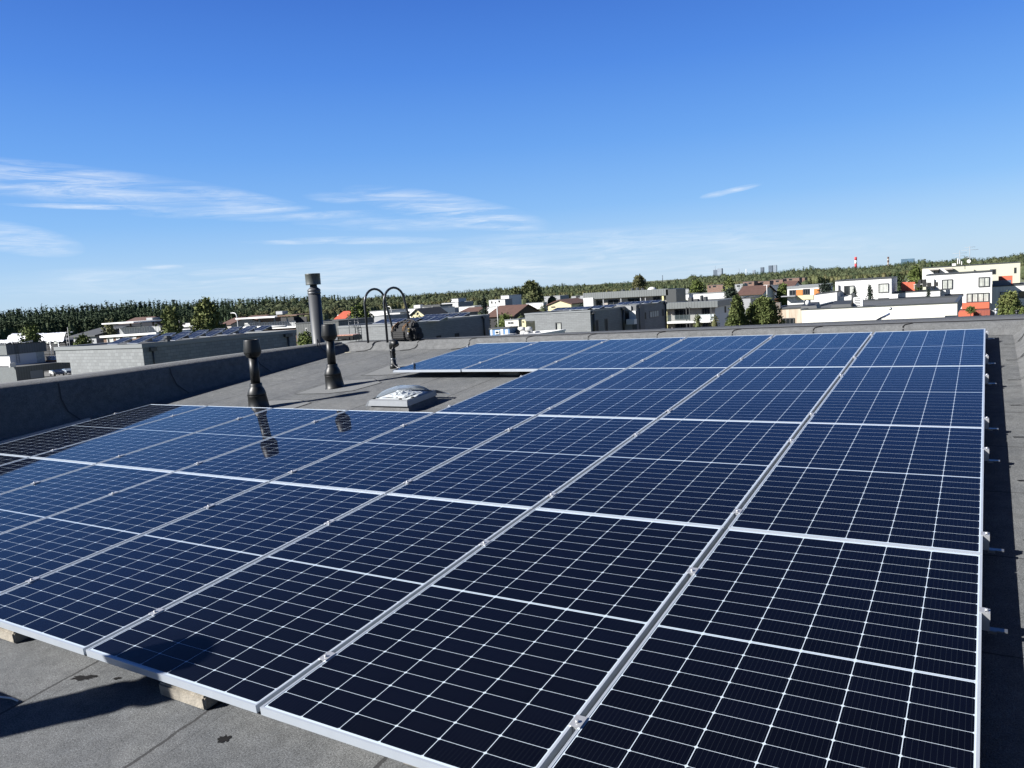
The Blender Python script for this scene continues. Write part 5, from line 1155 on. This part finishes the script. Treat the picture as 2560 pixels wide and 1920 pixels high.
q = at(243, 853, 345); ln = MB().quad((q.x - 9, q.y - 50, GZ + .05), (q.x + 9, q.y - 50, GZ + .05), (q.x + 9, q.y + 20, GZ + .05), (q.x - 9, q.y + 20, GZ + .05)).build('lawn', mat('bright_lawn', (.16, .26, .03), .9, noise=.3, nscale=.5)); ln['kind'] = 'structure'
simplebox('fence', 'low grey garden wall behind the bright lawn', 'wall', 215, 844, 256, 850, 370, M_grey, .3, GZ)

# blue containers, heap of white bags, roof of the white annex
c = building('site_container', 'blue site container with white framed windows beyond the far parapet', 'container', (1273, 818, 78), (1224, 821), (1294, 816), ma=mat('blue_container_paint', (.10, .22, .42), .6, noise=.15, nscale=2), mc=mat('dark_blue_container_side', (.05, .12, .22), .6), cap=M_cap, zb=-7)  # right and back walls are a darker blue than front and left
for r_ in ((1227, 823, 1231, 838), (1238, 826, 1250, 836), (1252, 823, 1258, 838), (1264, 824, 1270, 836)): patchw(c.wa, r_, M_whp, c.e, 'white_panel')
window(c.wa, (1239, 827, 1249, 835), c.e, frame=M_whp, depth=.1); fixp(c)
c = building('annex_roof', 'low flat annex with a white roof edge in front of the blue site container', 'building', (1338, 836.5, 72), (1222, 843), 6., ma=M_white, mc=M_white, roofm=M_whp, cap=M_whp, zb=-8); fixp(c)
hs = random.Random(9)
for i, (x, y) in enumerate(((1298, 829), (1305, 822), (1309, 832), (1316, 827), (1322, 822), (1326, 831), (1303, 834), (1318, 834))):
    q = at(x, y, 79 + hs.uniform(-1, 1)); mb = MB().lathe([(.15, -.22), (.34, -.18), (.38, 0), (.3, .17), (.1, .22)], 10, c=q)
    o = mb.build('rubble_bag', mat('pale_bag', (.62, .62, .6), .8, noise=.4, nscale=5) if i % 3 else M_cap); tag(o, 'white and grey bags piled beside the blue container', 'bag', 'bags piled beside the blue container')
mast(1246, 764, 822, 90, 'thin pale flagpole standing behind the blue site container', r=.05, m=M_whp, name='flagpole'); mast(1279, 795, 836, 80, 'thin grey pole in front of the blue site container', r=.03, name='pole')

# street lamps and poles
def lamp(px, py0, py1, D, lab, arm=-1.9, r=.09):
    a, b = at(px, py1, D), at(px, py0, D); e_ = empty('street_lamp', lab, 'street lamp', Matrix.Translation((a.x, a.y, GZ))); mi = e_.matrix_world.inverted(); top = b.z
    pts = [(a.x, a.y, GZ), (a.x, a.y, top - .9), (a.x + arm * .08, a.y, top - .45), (a.x + arm * .25, a.y, top - .15), (a.x + arm * .5, a.y, top), (a.x + arm, a.y, top + .05)]
    o = MB().tube(pts, r, 8).build('pole', M_whp, e_); h_ = MB().box(a.x + min(arm * 1.35, arm), a.y - .12, top - .02, a.x + max(arm * 1.35, arm), a.y + .12, top + .12).build('lamp_head', M_whp, e_)
    o.matrix_parent_inverse = mi; h_.matrix_parent_inverse = mi
lamp(596, 782, 825, 150, 'curved white street lamp in front of the brown gabled houses', -1.2)
lamp(980, 766, 800, 210, 'curved white street lamp between the ladder hoops and the yellow gable', -1.1)
lamp(2138, 636 + 76, 738, 105, 'white heater pipe shaped lamp at the left of the white terrace', -.4, .05) if 0 else None
mast(452, 795, 836, 95, 'plain grey pole between the two left trees', [(799, .4)], .06, name='pole')
mast(1918, 712, 760, 120, 'thin pale lamp pole right of the yellow house', [(712.5, .5)], .05, M_whp, name='pole')

# distant skyline
def tower(x0, y0, x1, y1, D, m, lab, cat='tower', name='office_tower'):
    A_ = at(x0, y0, D); B_ = at(x1, y0, D); z1 = A_.z; mb = MB().box(A_.x, A_.y, GZ, B_.x, A_.y + (B_.x - A_.x), z1); o = mb.build(name, m); return tag(o, lab, cat)
tower(1783, 675, 1796, 690, 4000, M_towerd, 'dark lower half of the lone distant tower pair', 'tower'); tower(1793, 671.5, 1806, 690, 3950, M_tower, 'pale distant tower standing alone above the treeline')
tower(1901, 668.5, 1910, 690, 4200, M_towerd, 'slim blue distant tower left of the tallest tower'); tower(1921, 664, 1932, 690, 4300, M_towerd, 'left half of the tallest distant tower'); tower(1932.5, 663, 1942, 690, 4250, M_tower, 'right half of the tallest distant tower')
tower(1881, 675.5, 1888, 690, 4200, M_tower, 'small pale distant block left of the slim tower'); tower(2252.5, 648, 2286, 668, 1500, M_glassb, 'dark blue glass office block above the treeline at right')
def stack(px, y0, y1, D, r, bands, lab):
    b = at(px, y1, D); t = at(px, y0, D); e_ = empty('industrial_chimney', lab, 'chimney', Matrix.Translation((b.x, b.y, GZ))); mi = e_.matrix_world.inverted(); H_ = t.z - b.z; zz = b.z - 20; n = len(bands)
    o = MB().lathe([(r * 1.05, zz), (r, b.z)], 14, c=(b.x, b.y, 0)).build('shaft', bands[-1], e_); o.matrix_parent_inverse = mi
    for i, m in enumerate(bands): o = MB().lathe([(r, t.z - H_ * (i + 1) / n), (r * .97, t.z - H_ * i / n)], 14, c=(b.x, b.y, 0)).build('band', m, e_); o.matrix_parent_inverse = mi
MR = mat('red_chimney_paint', (.55, .04, .05), .8); stack(2139.5, 642.5, 668, 1300, 2.0, [MR, M_whp, MR], 'red and white banded industrial chimney on the skyline')
stack(2220.5, 642, 661, 1500, 1.7, [M_rooft, M_taupe, M_rooft, M_taupe], 'brown industrial chimney on the skyline left of the glass block')
mast(1656.6, 688, 704, 2500, 'thin lattice mast on the skyline above the grey apartment block', r=1.2, m=M_towerd, name='radio_mast'); mast(1848, 671, 690, 3000, 'thin lattice mast between the distant towers', r=1.0, m=M_tower, name='radio_mast'); mast(1865.5, 672, 690, 3000, 'pale thin mast left of the small distant block', r=1.0, m=M_whp, name='radio_mast')
mast(1788.5, 665, 680, 4000, 'crane like spike over the dark distant tower', r=1.0, m=M_tower, name='radio_mast')

# ------------------------------------------------------------ trees
def leafmat(name, c1, c2, c3=None, sc_=1.2):
    c1, c2 = (tuple(v * .52 for v in q) for q in (c1, c2)); c3 = tuple(v * .52 for v in c3) if c3 else None
    m = newmat(name, .85); k = NT(m); t = k.n.new('ShaderNodeTexCoord'); oi = k.n.new('ShaderNodeObjectInfo')
    vec = k.n.new('ShaderNodeVectorMath'); vec.operation = 'ADD'; k.link(t.outputs['Object'], vec.inputs[0]); k.link(oi.outputs['Location'], vec.inputs[1])
    n1 = k.noise(vec.outputs[0], sc_, 3, .6); n2 = k.noise(vec.outputs[0], sc_ * 6, 2)
    r = k.n.new('ShaderNodeMapRange'); r.inputs[1].default_value = .35; r.inputs[2].default_value = .65; k.link(k.m('ADD', k.m('MULTIPLY', n1, .6), k.m('MULTIPLY', n2, .4)), r.inputs[0])
    c = k.mix(r.outputs[0], c1, c2)
    if c3: c = k.mix(k.m('MULTIPLY', oi.outputs['Random'], .8), c, c3)
    k.link(c, k.b.inputs['Base Color']); k.b.inputs['Specular IOR Level'].default_value = .2; return m
L_pine = leafmat('pine_needles', (.034, .062, .030), (.062, .10, .044), (.08, .11, .045), .35)
L_pines = leafmat('far_pine_needles', (.040, .070, .036), (.066, .105, .048), None, .05)
L_olive = leafmat('olive_leaves', (.085, .115, .045), (.17, .185, .08), (.17, .15, .07), .35)
L_olives = leafmat('far_olive_leaves', (.055, .078, .036), (.115, .13, .06), None, .045)
L_thuja = leafmat('thuja_scales', (.065, .10, .025), (.19, .22, .075), None, 1.0)
L_green = leafmat('fresh_leaves', (.08, .12, .025), (.18, .22, .065), None, 1.0)
L_birch = leafmat('birch_leaves', (.09, .13, .035), (.24, .26, .09), None, .9)
L_spr = leafmat('spruce_needles', (.02, .035, .025), (.05, .07, .05), None, 1.0)
M_bark = mat('bark', (.09, .065, .045), .9)
def cards(mb, P, n, s, rr, flat=0):
    for _ in range(n):
        d = Vector((rr.gauss(0, 1), rr.gauss(0, 1), rr.gauss(0, 1) * (1 - flat))).normalized(); e1 = d.cross(Vector((rr.gauss(0, 1), rr.gauss(0, 1), rr.gauss(0, 1)))).normalized(); e2 = d.cross(e1)
        c_ = P + Vector((rr.gauss(0, 1), rr.gauss(0, 1), rr.gauss(0, 1))) * s * .8; a = s * rr.uniform(.5, 1.1)
        mb.quad(c_ - e1 * a, c_ + e2 * a * .55, c_ + e1 * a, c_ - e2 * a * .55)
def crown_mb(kind, H, W, seed, n=120, leaf=.35, base=.15, per=4, core=.55):
    rr = random.Random(seed); mb = MB()
    if core:
        pr = []
        for i in range(9):
            t = i / 8; 
            R = (1 - t) ** .85 if kind == 'cone' else (1 - t ** 2) ** .6 if kind == 'pine' else sin(pi * min(1, t * .88 + .12)) ** .55 if t < 1 else 0
            if kind == 'round': R = sqrt(max(0, 1 - (2 * t - 1) ** 2))
            pr.append((max(.01 * W, R * W / 2 * core * rr.uniform(.85, 1.12)), H * (base + (1 - base) * (.03 + t * .93))))
        mb.lathe(pr, 9)
    lob = [(rr.uniform(0, 2 * pi), rr.uniform(.55, 1.05), rr.uniform(.2, .9)) for _ in range(7)]
    for i in range(n):
        t = rr.random() ** (.8 if kind == 'cone' else .9)
        if kind == 'cone': R = W / 2 * (1 - t) ** .85 + .05 * W; z = H * (base + (1 - base) * t)
        elif kind == 'pine': R = W / 2 * (1 - t ** 2.2) * (.55 + .45 * sin(t * 9 + seed)) ** .5 if (.55 + .45 * sin(t * 9 + seed)) > 0 else W * .2; z = H * (base + (1 - base) * t)
        elif kind == 'column': R = W / 2 * (sin(pi * min(1, t * .88 + .12)) ** .55); z = H * (base + (1 - base) * t)
        else: R = W / 2 * sqrt(max(.03, 1 - (2 * t - 1) ** 2)); z = H * (base + (1 - base) * t)
        a = rr.uniform(0, 2 * pi); f = rr.uniform(.55, 1) ** .6
        for (la, lr, lt) in lob:
            if abs(((a - la + pi) % (2 * pi)) - pi) < .7 and abs(t - lt) < .22: f *= lr
        P = Vector((R * f * cos(a), R * f * sin(a), z + rr.gauss(0, leaf * .5)))
        cards(mb, P, per, leaf, rr)
    return mb
def tree_obj(name, lab, cat, px, pyTop, D, W, kind, m, seed, n=500, leaf=.3, per=5, zb=GZ, base=.12, group=None, trunk=.12):
    T = at(px, pyTop, D); H = T.z - zb; mwt = Matrix.Translation((T.x, T.y, zb)); e_ = empty(name, lab, cat, mwt, group)
    crown_mb(kind, H, W, seed, n, leaf, base, per).build('crown', m, e_, mwt)
    tm = MB(); rr = random.Random(seed); tm.tube([(0, 0, 0), (.05, 0, H * .4), (-.03, .05, H * .7), (0, 0, H * .92)], [trunk * 1.5, trunk, trunk * .6, trunk * .15], 8)
    for i in range(7): a = rr.uniform(0, 6.28); z = H * rr.uniform(.25, .7); L = W * .3; tm.tube([(0, 0, z), (L * cos(a), L * sin(a), z + L * .7)], [trunk * .4, trunk * .1], 5)
    tm.build('trunk', M_bark, e_, mwt); return e_
tree_obj('broadleaf_tree', 'slim yellow green tree right of the timber terrace house', 'tree', 422, 772, 92, 3.2, 'column', L_birch, 1, 520, .26)
tree_obj('broadleaf_tree', 'tall dense green tree left of the brown gabled house', 'tree', 514, 752, 95, 4.4, 'column', L_birch, 2, 800, .28)
tree_obj('broadleaf_tree', 'small bare looking tree in front of the steep brown roof', 'tree', 272, 800, 118, 2.6, 'round', L_olive, 3, 160, .22, base=.5)
tree_obj('round_bush', 'round green bush at the left end of the bright lawn', 'bush', 205, 841, 96, 2.7, 'round', L_green, 4, 420, .2, base=.35)
tree_obj('broadleaf_tree', 'yellow green bush behind the tarpaulin at the left', 'bush', 75, 817, 150, 4.5, 'round', L_green, 31, 260, .3, base=.5)
tree_obj('round_bush', 'bright green bush at the foot of the tall flue', 'bush', 762, 833, 62, 1.3, 'round', L_green, 5, 320, .12, base=.55, zb=-6)
tree_obj('round_bush', 'low green bush left of the tall flue below the dark clad house', 'bush', 765, 848, 60, 1.7, 'round', L_green, 6, 320, .12, base=.4, zb=-5)
tree_obj('broadleaf_tree', 'round green tree right of the red roofed house, left of the ladder hoops', 'tree', 896, 768, 135, 5.0, 'round', L_green, 7, 620, .33, base=.3)
tree_obj('spruce', 'dark spruce standing left of the big brown roof', 'tree', 1210, 748, 150, 2.4, 'cone', L_spr, 8, 330, .24)
tree_obj('broadleaf_tree', 'big round olive tree on the skyline above the white house', 'tree', 1328, 706, 300, 9.5, 'round', L_olive, 9, 900, .55, base=.1)
tree_obj('broadleaf_tree', 'smaller olive tree touching the left of the big round tree', 'tree', 1290, 722, 290, 6, 'round', L_olive, 10, 420, .5, base=.1)
tree_obj('broadleaf_tree', 'round dark tree on the skyline above the apartment block roof', 'tree', 1597, 691, 420, 8.5, 'round', L_olive, 12, 600, .55, base=.1)
tree_obj('broadleaf_tree', 'green tree in front of the brown brick terrace', 'tree', 1742, 704, 220, 5.0, 'column', L_green, 13, 600, .4)
tree_obj('broadleaf_tree', 'green bushy tree between the brick houses', 'tree', 1822, 698, 260, 4.6, 'column', L_birch, 14, 480, .4)
tree_obj('broadleaf_tree', 'dark green walnut like tree above the bright yellow house', 'tree', 1826, 724, 150, 3.0, 'round', L_spr, 15, 380, .24, base=.5)
tree_obj('broadleaf_tree', 'bright green tree left of the orange panelled house', 'tree', 1958, 712, 175, 3.6, 'column', L_green, 16, 460, .3)
tree_obj('conifer', 'dense dark green rounded conifer, left of two before the apartment wing', 'tree', 1842, 744, 83, 3.7, 'cone', L_thuja, 17, 1900, .15, per=6, base=.05, zb=-6.5)
tree_obj('conifer', 'dense green rounded conifer, right of two beside the stained block', 'tree', 1908, 747, 84, 4.4, 'column', L_thuja, 18, 1900, .16, per=6, base=.05, zb=-6.5)
tree_obj('sapling', 'thin leafy sapling before the balcony of the apartment wing, left one', 'tree', 1744, 786, 95, 1.4, 'column', L_olive, 19, 120, .13, base=.4)
tree_obj('sapling', 'thin leafy sapling before the balcony of the apartment wing, right one', 'tree', 1786, 790, 95, 1.6, 'column', L_olive, 20, 120, .13, base=.4)
tree_obj('spruce', 'small dark spruce between the two windows of the white terraced house', 'tree', 2174, 713, 100, 1.1, 'cone', L_spr, 21, 150, .12, base=.72)
tree_obj('spruce', 'smaller spruce in front of the left window of the white terraced house', 'tree', 2137, 722, 100, .8, 'cone', L_spr, 22, 110, .1, base=.78)
tree_obj('spruce', 'small spruce below the roof terrace with garden chairs', 'tree', 2321, 725, 100, .9, 'cone', L_spr, 23, 120, .11, base=.78)
tree_obj('broadleaf_tree', 'leafy green tree before the ribbon windows at the right border', 'tree', 2527, 734, 90, 2.6, 'round', L_birch, 24, 620, .17, base=.62)
tree_obj('thuja', 'bright green thuja bush below the tree at the right border', 'bush', 2533, 769, 85, .7, 'cone', L_green, 25, 200, .1, base=.8)
tree_obj('thuja', 'bright green thuja at the right border behind the short black vent', 'bush', 2557, 771, 84, .8, 'cone', L_green, 26, 200, .1, base=.8)
tree_obj('round_bush', 'green plants on the red planter wall below the red balcony', 'bush', 2427, 768, 92, .9, 'round', L_green, 27, 160, .09, base=.9)
tree_obj('round_bush', 'dark shrub at the foot of the tree at the right border', 'bush', 2506, 772, 92, 1.2, 'round', L_spr, 28, 200, .13, base=.75)
tree_obj('broadleaf_tree', 'green terrace shrubs between the orange house and the white terrace', 'bush', 2064, 710, 128, 2.6, 'round', L_spr, 29, 300, .2, base=.6)
tree_obj('broadleaf_tree', 'fresh green tree left of the pale green building', 'tree', 2290, 668, 190, 4.2, 'column', L_green, 30, 520, .33)
tree_obj('broadleaf_tree', 'dark green tree behind the red shed on the white terrace', 'tree', 2245, 686, 160, 3.6, 'column', L_pine, 32, 400, .3)
tree_obj('hedge_tree', 'green bushes at the foot of the big brown roof', 'bush', 1262, 788, 130, 4.5, 'round', L_green, 33, 320, .22, base=.5)

# the wood along the skyline
TL = [(-120, 782), (0, 775), (30, 769), (60, 770), (150, 762), (200, 762), (260, 756), (330, 751), (400, 752), (450, 751), (520, 748), (600, 745), (700, 739), (810, 738), (920, 740), (995, 736), (1100, 730), (1250, 728), (1280, 717), (1400, 711), (1457, 710.5), (1522, 706), (1600, 704), (1717, 696), (1731, 688), (1770, 686), (1857, 684), (1900, 678), (1944, 676), (1987, 672), (2031, 667), (2063, 667), (2145, 667), (2188, 662), (2286, 651), (2384, 647), (2470, 643.6), (2514, 638), (2560, 633), (2700, 622)]
TL[17] = (1240, 718.5)
TL.sort()
DD = [(-120, 280), (0, 300), (800, 470), (1000, 700), (1240, 850), (1640, 1200), (2000, 900), (2560, 800), (2700, 800)]
def interp(T, x):
    for (a, b), (c_, d) in zip(T, T[1:]):
        if x <= c_: return b + (d - b) * (x - a) / (c_ - a)
    return T[-1][1]
PINE = [crown_mb('cone' if i % 2 else 'pine', 15, 5.5 if i % 2 else 5, 100 + i, 170, .5, .1, 3, .7).mesh('crown', L_pine) for i in range(6)]
OLIV = [crown_mb('round', 13, 8, 200 + i, 170, .6, .03, 3, .8).mesh('crown', L_olive) for i in range(6)]
TRK = MB().tube([(0, 0, 0), (0, 0, 11)], [.3, .1], 6).mesh('trunk', M_bark)
rf2 = random.Random(77)
stuffP = MB(); stuffO = MB()
srcP = [crown_mb('cone' if i % 3 else 'pine', 1, .30, 300 + i, 70, .026, .04, 3, .74) for i in range(6)]
srcO = [crown_mb('round', 1, .60, 400 + i, 70, .045, .0, 3, .84) for i in range(5)]
def add_stuff(dst, src, X, Y, zb, H, wS):
    b = len(dst.v); a = rf2.uniform(0, 6.28); ca, sa = cos(a), sin(a)
    for v in src.v: dst.v.append(Vector((X + (v.x * ca - v.y * sa) * H * wS, Y + (v.x * sa + v.y * ca) * H * wS, zb + v.z * H)))
    for f in src.f: dst.f.append(tuple(b + i for i in f))
def conifer_prob(x, row):
    p = 1.0 if x < 560 else (1 - (x - 560) / 300 * .5 if x < 860 else .5)
    if row == 0: p = min(1, p + .35)
    if row >= 2 and x > 640: p *= .3
    if 1600 < x < 1860: p *= .4
    return p
for row in range(7):
    x = -110.
    while x < 2690:
        D = interp(DD, x) * (1 - .052 * row) * rf2.uniform(.97, 1.03); ty = interp(TL, x) + 1.6 * sin(x * .043 + row * 2) + 1.3 * sin(x * .111 + row * 5) + row * (6.0 if x < 900 else 3.8) + rf2.gauss(0, 1.3) + (1.5 if not row else 0)
        T = at(x, ty, D); zb = GZ; H = max(6, T.z - zb); con = rf2.random() < conifer_prob(x, row)
        step = (H * (.125 if con else .30)) * FPX / D
        if row == 6 and x < 2600 and step > 4.5:
            lab = ('dark conifer at the near edge of the wood on the skyline', 'conifers at the edge of the wood') if con else ('olive green broadleaf tree at the near edge of the skyline wood', 'broadleaf trees at the edge of the wood')
            me = rf2.choice(PINE if con else OLIV); s_ = H / (15 if con else 13)
            e_ = empty('conifer' if con else 'broadleaf_tree', lab[0], 'tree', Matrix.Translation((T.x, T.y, zb)) @ Matrix.Rotation(rf2.uniform(0, 6.28), 4, 'Z') @ Matrix.Diagonal((s_ * rf2.uniform(.9, 1.2), s_ * rf2.uniform(.9, 1.2), s_, 1)), lab[1])
            for nm, m_ in (('crown', me), ('trunk', TRK)): o = bpy.data.objects.new(nm, m_); COL.objects.link(o); o.parent = e_
        else:
            add_stuff(stuffP if con else stuffO, rf2.choice(srcP if con else srcO), T.x, T.y, zb, H, rf2.uniform(.75, 1.55))
        x += step * rf2.uniform(.75, 1.25)
o = stuffP.build('pine_wood', L_pines); tag(o, 'dark pine wood running along the whole skyline', 'wood', kind='stuff')
o = stuffO.build('mixed_wood', L_olives); tag(o, 'olive broadleaf trees of the wood along the skyline', 'wood', kind='stuff')
# garden greenery filling the gaps between the houses
gs = MB(); rg = random.Random(8)
for i in range(420):
    x = rg.uniform(-60, 2620); D = rg.uniform(150, 420); base_y = (722 + .062 * (1280 - x)); T = at(x, base_y, D); H = rg.uniform(2.5, 7.5) if D < 260 else rg.uniform(4, 9)
    if rg.random() < .25: continue
    b = len(gs.v); src = rg.choice(srcO)
    for v in src.v: gs.v.append(Vector((T.x + v.x * H, T.y + v.y * H, GZ + v.z * H)))
    for f in src.f: gs.f.append(tuple(b + j for j in f))
o = gs.build('garden_greenery', L_olives); tag(o, 'shrubs and small trees between the houses', 'greenery', kind='stuff')
